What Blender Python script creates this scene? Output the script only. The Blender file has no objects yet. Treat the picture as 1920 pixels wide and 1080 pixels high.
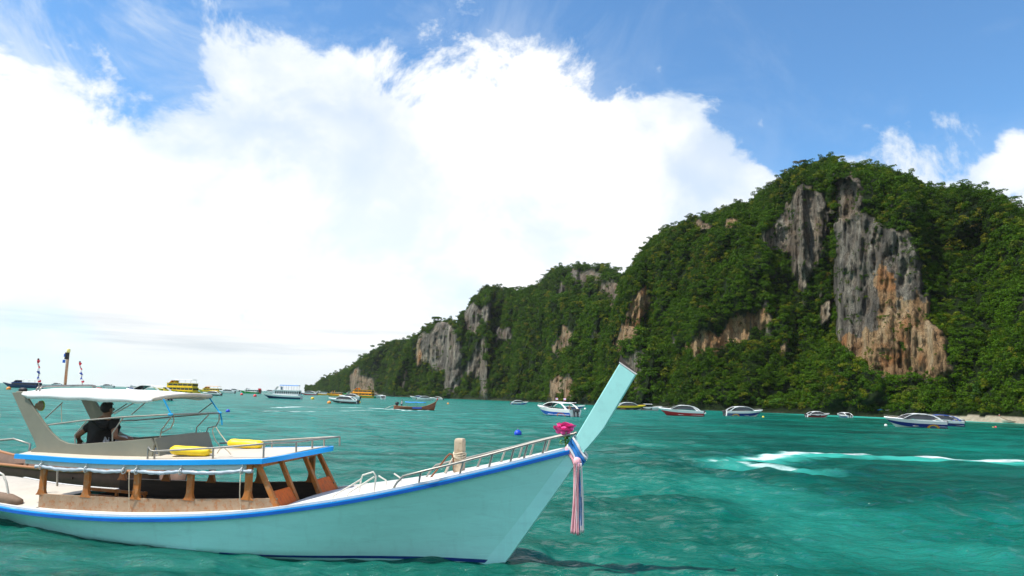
import bpy, bmesh, math, random
import numpy as np
from mathutils import Matrix, Vector

random.seed(7)
rng = np.random.default_rng(7)
S = bpy.context.scene
COL = S.collection

# ------------------------------------------------------------------ camera
H = 3.0                                # eye height above the sea, metres
FPX = 1280.0                           # focal length in pixels of the 1920 px wide photograph
ROLL = math.atan(0.031)
PITCH = math.atan((746.8 - 540) * math.cos(ROLL) / FPX)
c_f = np.array([0, math.cos(PITCH), math.sin(PITCH)])
c_u0 = np.array([0, -math.sin(PITCH), math.cos(PITCH)])
c_r = np.array([1., 0, 0]) * math.cos(ROLL) + c_u0 * math.sin(ROLL)
c_u = -np.array([1., 0, 0]) * math.sin(ROLL) + c_u0 * math.cos(ROLL)
c_p = np.array([0, 0, H])
cam = bpy.data.cameras.new('camera')
cam.sensor_width = 36
cam.lens = 36 * FPX / 1920
cam.clip_start = 0.1
cam.clip_end = 60000
camo = bpy.data.objects.new('camera', cam)
COL.objects.link(camo)
camo.matrix_world = Matrix(((c_r[0], c_u[0], -c_f[0], 0), (c_r[1], c_u[1], -c_f[1], 0),
                            (c_r[2], c_u[2], -c_f[2], H), (0, 0, 0, 1)))
S.camera = camo


def ray(px, py):
    return c_f + c_r * ((px - 960) / FPX) - c_u * ((py - 540) / FPX)


def sea(px, py, z=0.0):
    """point of the sea surface that the surveyor sees in direction (px, py)"""
    d = ray(px, py)
    return c_p + d * ((z - H) / d[2])


def azel(px, py):
    d = ray(px, py)
    return math.atan2(d[0], d[1]), d[2] / math.hypot(d[0], d[1])


def project(p):
    v = np.asarray(p) - c_p
    w = v @ c_f
    return 960 + FPX * (v @ c_r) / w, 540 - FPX * (v @ c_u) / w


# ------------------------------------------------------------------ sky and sun
SUN_AZ = math.radians(253)             # where the sun stands, clockwise from +Y (behind and left of the camera)
SUN_EL = math.radians(60)
SKY_STRENGTH = 0.15
world = bpy.data.worlds.new('World')
S.world = world
world.use_nodes = True
wt = world.node_tree
wt.nodes.clear()


def wn(kind, **kw):
    n = wt.nodes.new(kind)
    for k, v in kw.items():
        setattr(n, k, v)
    return n


def wmath(op, a, b=None, c=None, clamp=False):
    n = wn('ShaderNodeMath', operation=op, use_clamp=clamp)
    for i, v in enumerate((a, b, c)):
        if v is None:
            continue
        if isinstance(v, (int, float)):
            n.inputs[i].default_value = v
        else:
            wt.links.new(v, n.inputs[i])
    return n.outputs[0]


def wrange(v, a, b, c=0.0, d=1.0, smooth=True):
    n = wn('ShaderNodeMapRange', interpolation_type='SMOOTHSTEP' if smooth else 'LINEAR')
    wt.links.new(v, n.inputs[0])
    for i, q in enumerate((a, b, c, d)):
        n.inputs[i + 1].default_value = q
    return n.outputs[0]


sky = wn('ShaderNodeTexSky', sky_type='NISHITA', sun_disc=False, sun_elevation=SUN_EL,
         sun_rotation=SUN_AZ, altitude=0, air_density=1.0, dust_density=0.2, ozone_density=3.5)
tc = wn('ShaderNodeTexCoord')
sep = wn('ShaderNodeSeparateXYZ')
wt.links.new(tc.outputs['Generated'], sep.inputs[0])
w_az = wmath('ARCTAN2', sep.outputs[0], sep.outputs[1])
w_el = wmath('ARCSINE', sep.outputs[2])
comb = wn('ShaderNodeCombineXYZ')
wt.links.new(w_az, comb.inputs[0])
wt.links.new(w_el, comb.inputs[1])


def wnoise(vec, scale, detail, rough=0.55, lac=2.1, dist=0.0):
    n = wn('ShaderNodeTexNoise')
    n.inputs['Scale'].default_value = scale
    n.inputs['Detail'].default_value = detail
    n.inputs['Roughness'].default_value = rough
    n.inputs['Lacunarity'].default_value = lac
    n.inputs['Distortion'].default_value = dist
    wt.links.new(vec, n.inputs['Vector'])
    return n.outputs['Fac']


def cloud_body(px, py, rx, ry, rot=0.0, k=1.0):
    """one heap of the cloud bank: centre and half axes as angles on the sky"""
    a0, t0 = azel(px, py)
    a1, _ = azel(px + 20, py)
    _, t1 = azel(px, py - 20)
    e0, e1 = math.atan(t0), math.atan(t1)
    sx, sy = (a1 - a0) / 20, (e1 - e0) / 20
    m = wn('ShaderNodeMapping', vector_type='TEXTURE')
    m.inputs['Location'].default_value = (a0, e0, 0)
    m.inputs['Rotation'].default_value = (0, 0, math.radians(rot))
    m.inputs['Scale'].default_value = (rx * sx, ry * sy, 1)
    wt.links.new(comb.outputs[0], m.inputs['Vector'])
    ln = wn('ShaderNodeVectorMath', operation='LENGTH')
    wt.links.new(m.outputs[0], ln.inputs[0])
    return wmath('MULTIPLY_ADD', ln.outputs['Value'], -1.0, k)


heaps = [(780, 430, 580, 280, 0, 1.3), (1120, 380, 330, 220, -22, 1.15), (620, 250, 230, 110, -10), (450, 165, 160, 75, -36, 0.80),
         (100, 330, 350, 175, -26, 1.15), (-150, 260, 330, 150, -10), (1085, 195, 80, 90, 0, 0.7), (1255, 245, 95, 72, -25), (1330, 310, 120, 90, -20), (1400, 335, 110, 60, -15, 0.9),
         (1150, 225, 90, 55, 0), (700, 195, 95, 48, 0), (630, 130, 60, 60, 0, 0.45), (860, 215, 120, 50, 0),
         (1870, 330, 90, 52, 20), (1925, 290, 70, 65, 30), (2120, 260, 240, 150, 0), (1795, 352, 90, 35, 0, 0.6),
         (905, 150, 110, 45, -20, 0.35), (250, 520, 560, 140, 0), (340, 350, 300, 120, -15, 1.0), (790, 235, 240, 85, -4, 1.0), (620, 190, 170, 65, -8, 0.8), (960, 240, 160, 70, 0, 0.8), (540, 130, 120, 50, -25, 0.55)]
fld = None
for hp in heaps:
    v = cloud_body(*hp)
    fld = v if fld is None else wmath('SMOOTH_MAX', fld, v, 0.25)
# unseen heaps added round the sides and behind to whiten the ambient light
for az_d, el_d, ra, re in ((-75, 26, 30, 17), (-112, 30, 26, 20), (-150, 24, 28, 18), (170, 32, 30, 22), (128, 26, 26, 18), (88, 22, 24, 14)):
    m = wn('ShaderNodeMapping', vector_type='TEXTURE')
    m.inputs['Location'].default_value = (math.radians(az_d), math.radians(el_d), 0)
    m.inputs['Scale'].default_value = (math.radians(ra), math.radians(re), 1)
    wt.links.new(comb.outputs[0], m.inputs['Vector'])
    ln = wn('ShaderNodeVectorMath', operation='LENGTH')
    wt.links.new(m.outputs[0], ln.inputs[0])
    fld = wmath('SMOOTH_MAX', fld, wmath('SUBTRACT', 1.0, ln.outputs['Value']), 0.25)
# the bank goes on low above the horizon all round
n_far = wnoise(tc.outputs['Generated'], 2.2, 3)
band = wmath('SUBTRACT', wmath('ADD', 0.10, wmath('MULTIPLY', n_far, 0.42)), w_el)
band = wmath('MULTIPLY', band, 2.6)
fld = wmath('SMOOTH_MAX', fld, band, 0.2)
mp = wn('ShaderNodeMapping', vector_type='POINT')
mp.inputs['Scale'].default_value = (1, 1, 1.15)
wt.links.new(tc.outputs['Generated'], mp.inputs['Vector'])
n_big = wnoise(mp.outputs[0], 7.0, 13, 0.62, 2.1, 0.35)
n_mid = wnoise(mp.outputs[0], 3.4, 6, 0.5, 2.0, 0.2)
dens = wmath('ADD', fld, wmath('MULTIPLY', wmath('SUBTRACT', n_big, 0.5), 2.1))
mask = wrange(dens, 0.02, 0.34)
# thin torn veils of cloud high up and along the left
veil = wmath('MULTIPLY', wrange(wmath('ADD', wnoise(mp.outputs[0], 5.0, 9, 0.62, 2.2, 0.9), wmath('MULTIPLY', fld, 0.22)), 0.42, 0.72), 0.72)
vx = wrange(w_az, -0.85, 0.35, 1.0, 0.16)
veil = wmath('MULTIPLY', veil, vx)
mask = wmath('MAXIMUM', mask, veil)
# holes of thinner cloud inside the bank
thin = wrange(wmath('ADD', n_mid, wmath('MULTIPLY', wmath('SUBTRACT', n_big, 0.5), 0.5)), 0.36, 0.56, 0.72, 1.0)
mask = wmath('MULTIPLY', mask, thin)
shade = wrange(wmath('ADD', n_mid, wmath('MULTIPLY', fld, 0.22)), 0.42, 0.68)
ccol = wn('ShaderNodeMix', data_type='RGBA')
wt.links.new(shade, ccol.inputs['Factor'])
ccol.inputs['A'].default_value = (0.70, 0.77, 0.84, 1)
ccol.inputs['B'].default_value = (0.92, 0.93, 0.93, 1)
# long flat dark-based clouds low over the open sea
low = wn('ShaderNodeMapping', vector_type='POINT')
low.inputs['Scale'].default_value = (2.2, 34, 1)
wt.links.new(comb.outputs[0], low.inputs['Vector'])
n_low = wnoise(low.outputs[0], 1.3, 5, 0.5)
lowm = wmath('MULTIPLY', wmath('MULTIPLY', wrange(w_el, 0.0, 0.05), wrange(w_el, 0.05, 0.13, 1.0, 0.0)), wrange(n_low, 0.45, 0.72))
ccol2 = wn('ShaderNodeMix', data_type='RGBA')
wt.links.new(wmath('MULTIPLY', lowm, 0.75), ccol2.inputs['Factor'])
wt.links.new(ccol.outputs['Result'], ccol2.inputs['A'])
ccol2.inputs['B'].default_value = (0.46, 0.53, 0.58, 1)
hz = wn('ShaderNodeMix', data_type='RGBA')            # pale air just above the sea
wt.links.new(wrange(w_el, 0.0, 0.10, 0.75, 0.0), hz.inputs['Factor'])
wt.links.new(ccol2.outputs['Result'], hz.inputs['A'])
hz.inputs['B'].default_value = (0.68, 0.76, 0.78, 1)
skys = wn('ShaderNodeVectorMath', operation='MULTIPLY')
wt.links.new(sky.outputs[0], skys.inputs[0])
skys.inputs[1].default_value = (0.72, 1.02, 1.14)
bg_sky = wn('ShaderNodeBackground')
bg_sky.inputs['Strength'].default_value = SKY_STRENGTH
wt.links.new(skys.outputs[0], bg_sky.inputs['Color'])
bg_cl = wn('ShaderNodeBackground')
bg_cl.inputs['Strength'].default_value = 1.0
wt.links.new(hz.outputs['Result'], bg_cl.inputs['Color'])
mx = wn('ShaderNodeMixShader')
wt.links.new(mask, mx.inputs[0])
wt.links.new(bg_sky.outputs[0], mx.inputs[1])
wt.links.new(bg_cl.outputs[0], mx.inputs[2])
wo = wn('ShaderNodeOutputWorld')
wt.links.new(mx.outputs[0], wo.inputs['Surface'])
world.cycles.sampling_method = 'MANUAL'
world.cycles.sample_map_resolution = 1024

sun = bpy.data.lights.new('sun', 'SUN')
sun.energy = 4.8
sun.angle = math.radians(0.6)
sun.color = (1.0, 0.95, 0.87)
suno = bpy.data.objects.new('sun', sun)
COL.objects.link(suno)
SUN_DIR = Vector((math.sin(SUN_AZ) * math.cos(SUN_EL), math.cos(SUN_AZ) * math.cos(SUN_EL), math.sin(SUN_EL)))
suno.rotation_euler = SUN_DIR.to_track_quat('Z', 'Y').to_euler()
suno.location = SUN_DIR * 200

S.view_settings.view_transform = 'Standard'
S.view_settings.look = 'None'
S.view_settings.gamma = 1
S.view_settings.exposure = 0.3
S.view_settings.use_curve_mapping = False
S.cycles.max_bounces = 6
S.cycles.diffuse_bounces = 3
S.cycles.transparent_max_bounces = 8
S.cycles.caustics_reflective = False
S.cycles.caustics_refractive = False
S.cycles.sample_clamp_indirect = 4.0

# ------------------------------------------------------------------ numpy noise
_perm = rng.permutation(256).astype(np.int64)
_perm = np.concatenate([_perm, _perm, _perm])
_g3 = rng.normal(size=(256, 3))
_g3 /= np.linalg.norm(_g3, axis=1)[:, None]


def pnoise(p):
    p = np.asarray(p, float)
    i = np.floor(p).astype(np.int64)
    f = p - i
    u = f * f * f * (f * (f * 6 - 15) + 10)
    i &= 255
    out = 0
    for dx in (0, 1):
        for dy in (0, 1):
            for dz in (0, 1):
                h_ = _perm[_perm[_perm[i[:, 0] + dx] + i[:, 1] + dy] + i[:, 2] + dz] & 255
                g = _g3[h_]
                d = (g * (f - np.array([dx, dy, dz]))).sum(1)
                w = (u[:, 0] if dx else 1 - u[:, 0]) * (u[:, 1] if dy else 1 - u[:, 1]) * (u[:, 2] if dz else 1 - u[:, 2])
                out = out + w * d
    return out


def fbm(p, octaves=4, gain=0.5):
    p = np.asarray(p, float)
    o, a = 0, 1.0
    for _ in range(octaves):
        o = o + a * pnoise(p)
        p = p * 2.03 + 17.3
        a *= gain
    return o


def in_poly(x, y, poly):
    c = np.zeros(x.shape, bool)
    n = len(poly)
    for k in range(n):
        x0, y0 = poly[k]
        x1, y1 = poly[(k + 1) % n]
        if y0 == y1:
            continue
        c ^= ((y0 > y) != (y1 > y)) & (x < (x1 - x0) * (y - y0) / (y1 - y0) + x0)
    return c


# ------------------------------------------------------------------ materials
def new_mat(name):
    m = bpy.data.materials.new(name)
    m.use_nodes = True
    nt = m.node_tree
    nt.nodes.clear()
    out = nt.nodes.new('ShaderNodeOutputMaterial')
    b = nt.nodes.new('ShaderNodeBsdfPrincipled')
    nt.links.new(b.outputs[0], out.inputs[0])
    return m, nt, b


def nnoise(nt, scale, detail=4, rough=0.55, vec=None, coord='Object', stretch=None):
    t = nt.nodes.new('ShaderNodeTexCoord')
    src = vec if vec is not None else t.outputs[coord]
    if stretch:
        mpn = nt.nodes.new('ShaderNodeMapping')
        mpn.inputs['Scale'].default_value = stretch
        nt.links.new(src, mpn.inputs['Vector'])
        src = mpn.outputs[0]
    n = nt.nodes.new('ShaderNodeTexNoise')
    n.inputs['Scale'].default_value = scale
    n.inputs['Detail'].default_value = detail
    n.inputs['Roughness'].default_value = rough
    nt.links.new(src, n.inputs['Vector'])
    return n.outputs['Fac']


def nramp(nt, fac, stops):
    r_ = nt.nodes.new('ShaderNodeValToRGB')
    el = r_.color_ramp.elements
    while len(el) < len(stops):
        el.new(0.5)
    for e, (p, c) in zip(el, stops):
        e.position = p
        e.color = (*c, 1) if len(c) == 3 else c
    nt.links.new(fac, r_.inputs[0])
    return r_.outputs['Color']


def nmix(nt, fac, a, b, mode='MIX'):
    n = nt.nodes.new('ShaderNodeMix')
    n.data_type = 'RGBA'
    n.blend_type = mode
    for i, v in (('Factor', fac), ('A', a), ('B', b)):
        if isinstance(v, (int, float)):
            n.inputs[i].default_value = v
        elif isinstance(v, tuple):
            n.inputs[i].default_value = (*v, 1) if len(v) == 3 else v
        else:
            nt.links.new(v, n.inputs[i])
    return n.outputs['Result']


def nbump(nt, b, height, strength=0.3, dist=0.02):
    n = nt.nodes.new('ShaderNodeBump')
    n.inputs['Strength'].default_value = strength
    n.inputs['Distance'].default_value = dist
    nt.links.new(height, n.inputs['Height'])
    nt.links.new(n.outputs[0], b.inputs['Normal'])
    return n


MATS = {}


def paint(name, col, rough=0.45, metal=0.0, var=0.12, scale=6.0, bump=0.0, dirt=None, dirt_amt=0.35, spec=0.5, stretch=None):
    """procedural paint / plastic / cloth: uneven tone, scuffs and a little relief"""
    if name in MATS:
        return MATS[name]
    m, nt, b = new_mat(name)
    n1 = nnoise(nt, scale, 5, 0.6, stretch=stretch)
    lo = tuple(max(0, c * (1 - var)) for c in col)
    hi = tuple(min(1, c * (1 + var)) for c in col)
    c_ = nramp(nt, n1, [(0.3, lo), (0.7, hi)])
    if dirt:
        n2 = nnoise(nt, scale * 2.7, 8, 0.7, stretch=stretch)
        f_ = nramp(nt, n2, [(0.52, (0, 0, 0)), (0.72, (dirt_amt,) * 3)])
        c_ = nmix(nt, f_, c_, dirt)
    nt.links.new(c_, b.inputs['Base Color'])
    b.inputs['Roughness'].default_value = rough
    b.inputs['Metallic'].default_value = metal
    b.inputs['Specular IOR Level'].default_value = spec
    if bump:
        nbump(nt, b, nnoise(nt, scale * 4, 6, 0.6, stretch=stretch), bump, 0.02)
    MATS[name] = m
    return m


# ------------------------------------------------------------------ mesh helpers
def link(o, parent=None, label=None, cat=None, group=None, kind=None):
    COL.objects.link(o)
    if parent is not None:
        o.parent = parent
    tag(o, label, cat, group, kind)
    return o


def tag(o, label=None, cat=None, group=None, kind=None):
    if label:
        o['label'] = label
    if cat:
        o['category'] = cat
    if group:
        o['group'] = group
    if kind:
        o['kind'] = kind
    return o


def empty(name, loc=(0, 0, 0), rz=0.0, label=None, cat=None, group=None, scale=1.0):
    o = bpy.data.objects.new(name, None)
    o.empty_display_size = 0.3
    o.location = tuple(loc)
    o.rotation_euler = (0, 0, rz)
    o.scale = (scale,) * 3
    return link(o, None, label, cat, group)


def mesh_np(name, V, Fc, mats, parent=None, smooth=True, mi=None):
    me = bpy.data.meshes.new(name)
    me.from_pydata([tuple(v) for v in V], [], [tuple(int(i) for i in f) for f in Fc])
    for m in (mats if isinstance(mats, (list, tuple)) else [mats]):
        me.materials.append(m)
    if mi is not None:
        me.polygons.foreach_set('material_index', np.asarray(mi, np.int32))
    if smooth:
        me.polygons.foreach_set('use_smooth', np.ones(len(me.polygons), bool))
    me.update()
    o = bpy.data.objects.new(name, me)
    return link(o, parent)


class MB:
    """collects shapes into one mesh"""

    def __init__(self):
        self.v, self.f, self.m = [], [], []

    def add(self, V, Fc, mi=0):
        k = len(self.v)
        self.v += [tuple(map(float, p)) for p in V]
        for f in Fc:
            self.f.append(tuple(i + k for i in f))
            self.m.append(mi)
        return self

    def box(self, a, b, mi=0):
        (x0, y0, z0), (x1, y1, z1) = a, b
        V = [(x0, y0, z0), (x1, y0, z0), (x1, y1, z0), (x0, y1, z0), (x0, y0, z1), (x1, y0, z1), (x1, y1, z1), (x0, y1, z1)]
        return self.add(V, [(0, 3, 2, 1), (4, 5, 6, 7), (0, 1, 5, 4), (1, 2, 6, 5), (2, 3, 7, 6), (3, 0, 4, 7)], mi)

    def beam(self, p, q, w, h, up=(0, 0, 1), mi=0, taper=1.0):
        """square bar from p to q, w wide, h deep"""
        p, q = Vector(p), Vector(q)
        d = (q - p).normalized()
        s = d.cross(Vector(up))
        if s.length < 1e-4:
            s = d.cross(Vector((1, 0, 0)))
        s.normalize()
        t = s.cross(d)
        V = []
        for c, k in ((p, 1.0), (q, taper)):
            for a, b in ((-1, -1), (1, -1), (1, 1), (-1, 1)):
                V.append(c + s * (a * w / 2 * k) + t * (b * h / 2 * k))
        return self.add(V, [(0, 1, 2, 3), (7, 6, 5, 4), (0, 4, 5, 1), (1, 5, 6, 2), (2, 6, 7, 3), (3, 7, 4, 0)], mi)

    def tube(self, pts, r, n=8, mi=0, caps=True, closed=False):
        P_ = [Vector(p) for p in pts]
        R = r if isinstance(r, (list, tuple)) else [r] * len(P_)
        V, Fc = [], []
        m = len(P_)
        ref = None
        for i, p in enumerate(P_):
            if closed:
                d = P_[(i + 1) % m] - P_[i - 1]
            else:
                d = P_[min(i + 1, m - 1)] - P_[max(i - 1, 0)]
            d.normalize()
            if ref is None:
                ref = Vector((0, 0, 1)) if abs(d.z) < 0.9 else Vector((1, 0, 0))
            s = d.cross(ref).normalized()
            t = s.cross(d).normalized()
            ref = t
            for k in range(n):
                a = 2 * math.pi * k / n
                V.append(p + (s * math.cos(a) + t * math.sin(a)) * R[i])
        for i in range(m if closed else m - 1):
            j = (i + 1) % m
            for k in range(n):
                k2 = (k + 1) % n
                Fc.append((i * n + k, j * n + k, j * n + k2, i * n + k2))
        if caps and not closed:
            Fc.append(tuple(range(n)))
            Fc.append(tuple(reversed(range((m - 1) * n, m * n))))
        return self.add(V, Fc, mi)

    def loft(self, rings, closed=False, cap0=False, cap1=False, mi=0, flip=False):
        n = len(rings[0])
        V = [p for r_ in rings for p in r_]
        Fc = []
        for i in range(len(rings) - 1):
            for k in range(n if closed else n - 1):
                k2 = (k + 1) % n
                q = (i * n + k, i * n + k2, (i + 1) * n + k2, (i + 1) * n + k)
                Fc.append(tuple(reversed(q)) if flip else q)
        if cap0:
            Fc.append(tuple(reversed(range(n))) if not flip else tuple(range(n)))
        if cap1:
            q = tuple(range((len(rings) - 1) * n, len(rings) * n))
            Fc.append(q if not flip else tuple(reversed(q)))
        return self.add(V, Fc, mi)

    def prism(self, poly, y0, y1, mi=0):
        """outline in x,z extruded across from y0 to y1"""
        n = len(poly)
        V = [(p[0], y0, p[1]) for p in poly] + [(p[0], y1, p[1]) for p in poly]
        Fc = [tuple(range(n)), tuple(reversed(range(n, 2 * n)))]
        Fc += [(k, k + n, (k + 1) % n + n, (k + 1) % n) for k in range(n)]
        return self.add(V, Fc, mi)

    def blob(self, c, rad, nu=10, nv=7, mi=0, jit=0.0):
        rx, ry, rz = rad if isinstance(rad, (list, tuple)) else (rad,) * 3
        V = [(c[0], c[1], c[2] - rz)]
        for j in range(1, nv):
            a = -math.pi / 2 + math.pi * j / nv
            for i in range(nu):
                b = 2 * math.pi * i / nu
                k = 1 + random.uniform(-jit, jit)
                V.append((c[0] + rx * math.cos(a) * math.cos(b) * k, c[1] + ry * math.cos(a) * math.sin(b) * k, c[2] + rz * math.sin(a) * k))
        V.append((c[0], c[1], c[2] + rz))
        Fc = [(0, 1 + (i + 1) % nu, 1 + i) for i in range(nu)]
        for j in range(nv - 2):
            for i in range(nu):
                a = 1 + j * nu
                Fc.append((a + i, a + (i + 1) % nu, a + nu + (i + 1) % nu, a + nu + i))
        t = len(V) - 1
        a = 1 + (nv - 2) * nu
        Fc += [(a + i, a + (i + 1) % nu, t) for i in range(nu)]
        return self.add(V, Fc, mi)

    def build(self, name, mats, parent=None, smooth=False, bevel=0.0, auto=None):
        o = mesh_np(name, self.v, self.f, mats, parent, smooth, self.m)
        bm = bmesh.new()
        bm.from_mesh(o.data)
        bmesh.ops.recalc_face_normals(bm, faces=bm.faces)
        bm.to_mesh(o.data)
        bm.free()
        if auto:
            o.data.set_sharp_from_angle(angle=math.radians(auto))
        if bevel:
            b = o.modifiers.new('bevel', 'BEVEL')
            b.width = bevel
            b.segments = 2
            b.limit_method = 'ANGLE'
        return o


def copy_tree(o, parent=None):
    c = o.copy()
    COL.objects.link(c)
    c.parent = parent
    for ch in o.children:
        copy_tree(ch, c)
    return c

# ------------------------------------------------------------------ the sea
def build_sea():
    th_in = np.linspace(-0.86, 0.86, 760)
    th_out = np.linspace(0.86, 2 * math.pi - 0.86, 60)[1:-1]
    th = np.concatenate([th_in, th_out])
    rr = np.concatenate([[0.0], np.geomspace(2.0, 9.0, 14)[:-1], np.geomspace(9.0, 330.0, 560), np.geomspace(330, 5200, 30)[1:]])
    rr = rr[1:]
    nt_, nr = len(th), len(rr)
    R, T = np.meshgrid(rr, th, indexing='ij')
    X, Y = R * np.sin(T), R * np.cos(T)
    step = np.gradient(rr)[:, None] * np.ones((1, nt_))
    # chop: many wave trains running roughly one way, each dropped where the mesh grows too coarse for it
    Z = np.zeros_like(X)
    q = np.stack([X.ravel() / 26, Y.ravel() / 34, np.zeros(X.size)], 1)
    calm = np.clip(0.72 + 0.75 * fbm(q, 2).reshape(X.shape), 0.25, 1.3)
    r2 = np.random.default_rng(3)
    wx = X + 0.5 * fbm(np.stack([X.ravel() / 5, Y.ravel() / 5, np.ones(X.size)], 1), 2).reshape(X.shape)
    wy = Y + 0.5 * fbm(np.stack([X.ravel() / 5 + 40, Y.ravel() / 5, np.ones(X.size)], 1), 2).reshape(X.shape)
    for i in range(84):
        lam = 0.40 * (7.0 / 0.40) ** (r2.uniform() ** 1.25)
        ang = math.radians(250) + r2.normal() * 0.62
        amp = 0.0118 * lam ** 0.66 * r2.uniform(0.6, 1.3)
        k = 2 * math.pi / lam
        fade = np.clip((lam / step - 2.2) / 2.5, 0, 1)
        ph = k * (wx * math.cos(ang) + wy * math.sin(ang)) + r2.uniform(0, 6.28)
        s = np.sin(ph)
        Z += amp * fade * (s + 0.35 * (1 - np.abs(np.sin(ph / 2 + 0.6))) * 2 - 0.35)
    Z -= Z[R < 60].mean()
    Z *= calm
    # foam and milky, aerated water: torn streaks thrown up by the passing boats
    foam = np.zeros(X.size)
    milk = np.zeros(X.size)
    P2 = np.stack([X.ravel(), Y.ravel()], 1)
    nz = fbm(np.stack([P2[:, 0] / 1.6, P2[:, 1] / 3.0, np.zeros(X.size)], 1), 3)

    def streak(px_pts, w0, w1, k, kind='foam', tail=0.0):
        pts = [sea(*p)[:2] for p in px_pts]
        best = np.zeros(X.size)
        n = len(pts) - 1
        lo = np.min(pts, 0) - 25
        hi = np.max(pts, 0) + 25
        sel = np.where((P2 > lo).all(1) & (P2 < hi).all(1))[0]
        Q = P2[sel]
        b = np.zeros(len(sel))
        for i in range(n):
            a_, c_ = pts[i], pts[i + 1]
            d = c_ - a_
            t = np.clip(((Q - a_) @ d) / (d @ d), 0, 1)
            g = Q - a_ - t[:, None] * d
            dist = np.hypot(g[:, 0], g[:, 1]) * np.where((g @ np.array([0.0, 1.0])) < 0, 1.0 / (1 + tail), 1.0)
            w = w0 + (w1 - w0) * (i + t) / n
            b = np.maximum(b, np.clip(1.35 - dist / w + 0.55 * nz[sel], 0, 1))
        best[sel] = b * k
        tgt = foam if kind == 'foam' else milk
        np.maximum(tgt, best, out=tgt)

    streak([(1420, 862), (1460, 856), (1500, 849), (1560, 852), (1640, 855), (1760, 860), (1920, 866), (2200, 876)], 0.85, 0.75, 0.85, 'foam')
    streak([(1340, 862), (1375, 868), (1420, 876), (1480, 880)], 0.5, 0.5, 0.75, 'foam')
    streak([(1420, 862), (1500, 852), (1640, 858), (1920, 869), (2200, 880)], 1.1, 0.7, 0.8, 'milk', 1.0)
    streak([(1345, 863), (1400, 876), (1500, 884)], 1.1, 1.1, 0.5, 'milk', 0.6)
    streak([(1350, 900), (1420, 930), (1540, 985), (1700, 1030)], 1.5, 1.6, 0.18, 'milk', 0.6)
    streak([(515, 765), (560, 763), (620, 764), (690, 765), (735, 768)], 0.9, 1.6, 0.8, 'foam')
    streak([(505, 772), (600, 772), (700, 770)], 1.4, 1.0, 0.6, 'foam')
    streak([(735, 767), (760, 770), (800, 770), (812, 768)], 0.8, 0.5, 1.0, 'foam')
    streak([(20, 905), (60, 910)], 0.3, 0.3, 0.5, 'foam')
    for k in range(46):
        x0 = r2.uniform(0, 1100)
        y0 = r2.uniform(775, 850)
        wd = r2.uniform(15, 70)
        streak([(x0, y0), (x0 + wd, y0 + wd * 0.031 + r2.normal() * 0.6)], 0.08, 0.10, r2.uniform(0.25, 0.6), 'foam')
    # shallows off the beach
    dsh = np.full(X.size, 1e9)
    for px, py in [(1660, 783), (1720, 786), (1800, 789), (1920, 793), (2100, 799), (2350, 806)]:
        c_ = sea(px, py)[:2]
        dsh = np.minimum(dsh, np.hypot(*(P2 - c_).T))
    shal = np.clip(1.0 - (dsh - 12) / 38, 0, 1)
    z0 = Z.ravel() - 0.0
    V = np.stack([X.ravel(), Y.ravel(), z0], 1)
    idx = np.arange(nr * nt_).reshape(nr, nt_)
    a = idx[:-1, :]
    b = idx[1:, :]
    a2, b2 = np.roll(a, -1, 1), np.roll(b, -1, 1)
    F4 = np.stack([a, a2, b2, b], -1).reshape(-1, 4)
    # close the middle
    V = np.vstack([V, [[0, 0, 0]]])
    me = bpy.data.meshes.new('sea')
    nq = len(F4)
    tri = np.stack([idx[0], np.full(nt_, len(V) - 1), np.roll(idx[0], -1)], 1)
    me.vertices.add(len(V))
    me.vertices.foreach_set('co', V.ravel())
    loops = np.concatenate([F4.ravel(), tri.ravel()]).astype(np.int32)
    me.loops.add(len(loops))
    me.loops.foreach_set('vertex_index', loops)
    ls = np.concatenate([np.arange(nq) * 4, nq * 4 + np.arange(nt_) * 3]).astype(np.int32)
    me.polygons.add(nq + nt_)
    me.polygons.foreach_set('loop_start', ls)
    me.polygons.foreach_set('use_smooth', np.ones(nq + nt_, bool))
    me.update(calc_edges=True)
    me.validate()
    for nm, arr in (('foam', foam), ('milk', milk), ('shallow', shal)):
        at = me.attributes.new(nm, 'FLOAT', 'POINT')
        at.data.foreach_set('value', np.append(arr, 0.0).astype(np.float32))
    m, nt, bs = new_mat('sea_water')
    geo = nt.nodes.new('ShaderNodeNewGeometry')
    pos = geo.outputs['Position']

    def attr(n_):
        t = nt.nodes.new('ShaderNodeAttribute')
        t.attribute_name = n_
        return t.outputs['Fac']
    n1 = nnoise(nt, 1.0, 4, 0.55, vec=pos, stretch=(0.035, 0.055, 0.05))
    deep = nramp(nt, n1, [(0.33, (0.0001, 0.034, 0.021)), (0.5, (0.0002, 0.085, 0.055)), (0.68, (0.0004, 0.170, 0.118))])
    sx = nt.nodes.new('ShaderNodeSeparateXYZ')          # cloud reflection on the left bay, painted in as paler water
    nt.links.new(pos, sx.inputs[0])
    mr = nt.nodes.new('ShaderNodeMapRange')
    mr.interpolation_type = 'SMOOTHSTEP'
    q1 = nt.nodes.new('ShaderNodeMath')
    q1.operation = 'MULTIPLY_ADD'
    nt.links.new(sx.outputs['Y'], q1.inputs[0])
    q1.inputs[1].default_value = -0.42
    nt.links.new(sx.outputs['X'], q1.inputs[2])
    nt.links.new(q1.outputs[0], mr.inputs[0])
    mr.inputs[1].default_value = -46
    mr.inputs[2].default_value = 6
    mr.inputs[3].default_value = 1.0
    mr.inputs[4].default_value = 0.0
    col = nmix(nt, mr.outputs[0], deep, (0.003, 0.155, 0.122))
    n5 = nnoise(nt, 1.0, 6, 0.62, vec=pos, stretch=(0.10, 0.55, 0.2))      # wavelet highlights painted into the colour as lighter streaks
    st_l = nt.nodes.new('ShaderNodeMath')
    st_l.operation = 'MULTIPLY'
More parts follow.
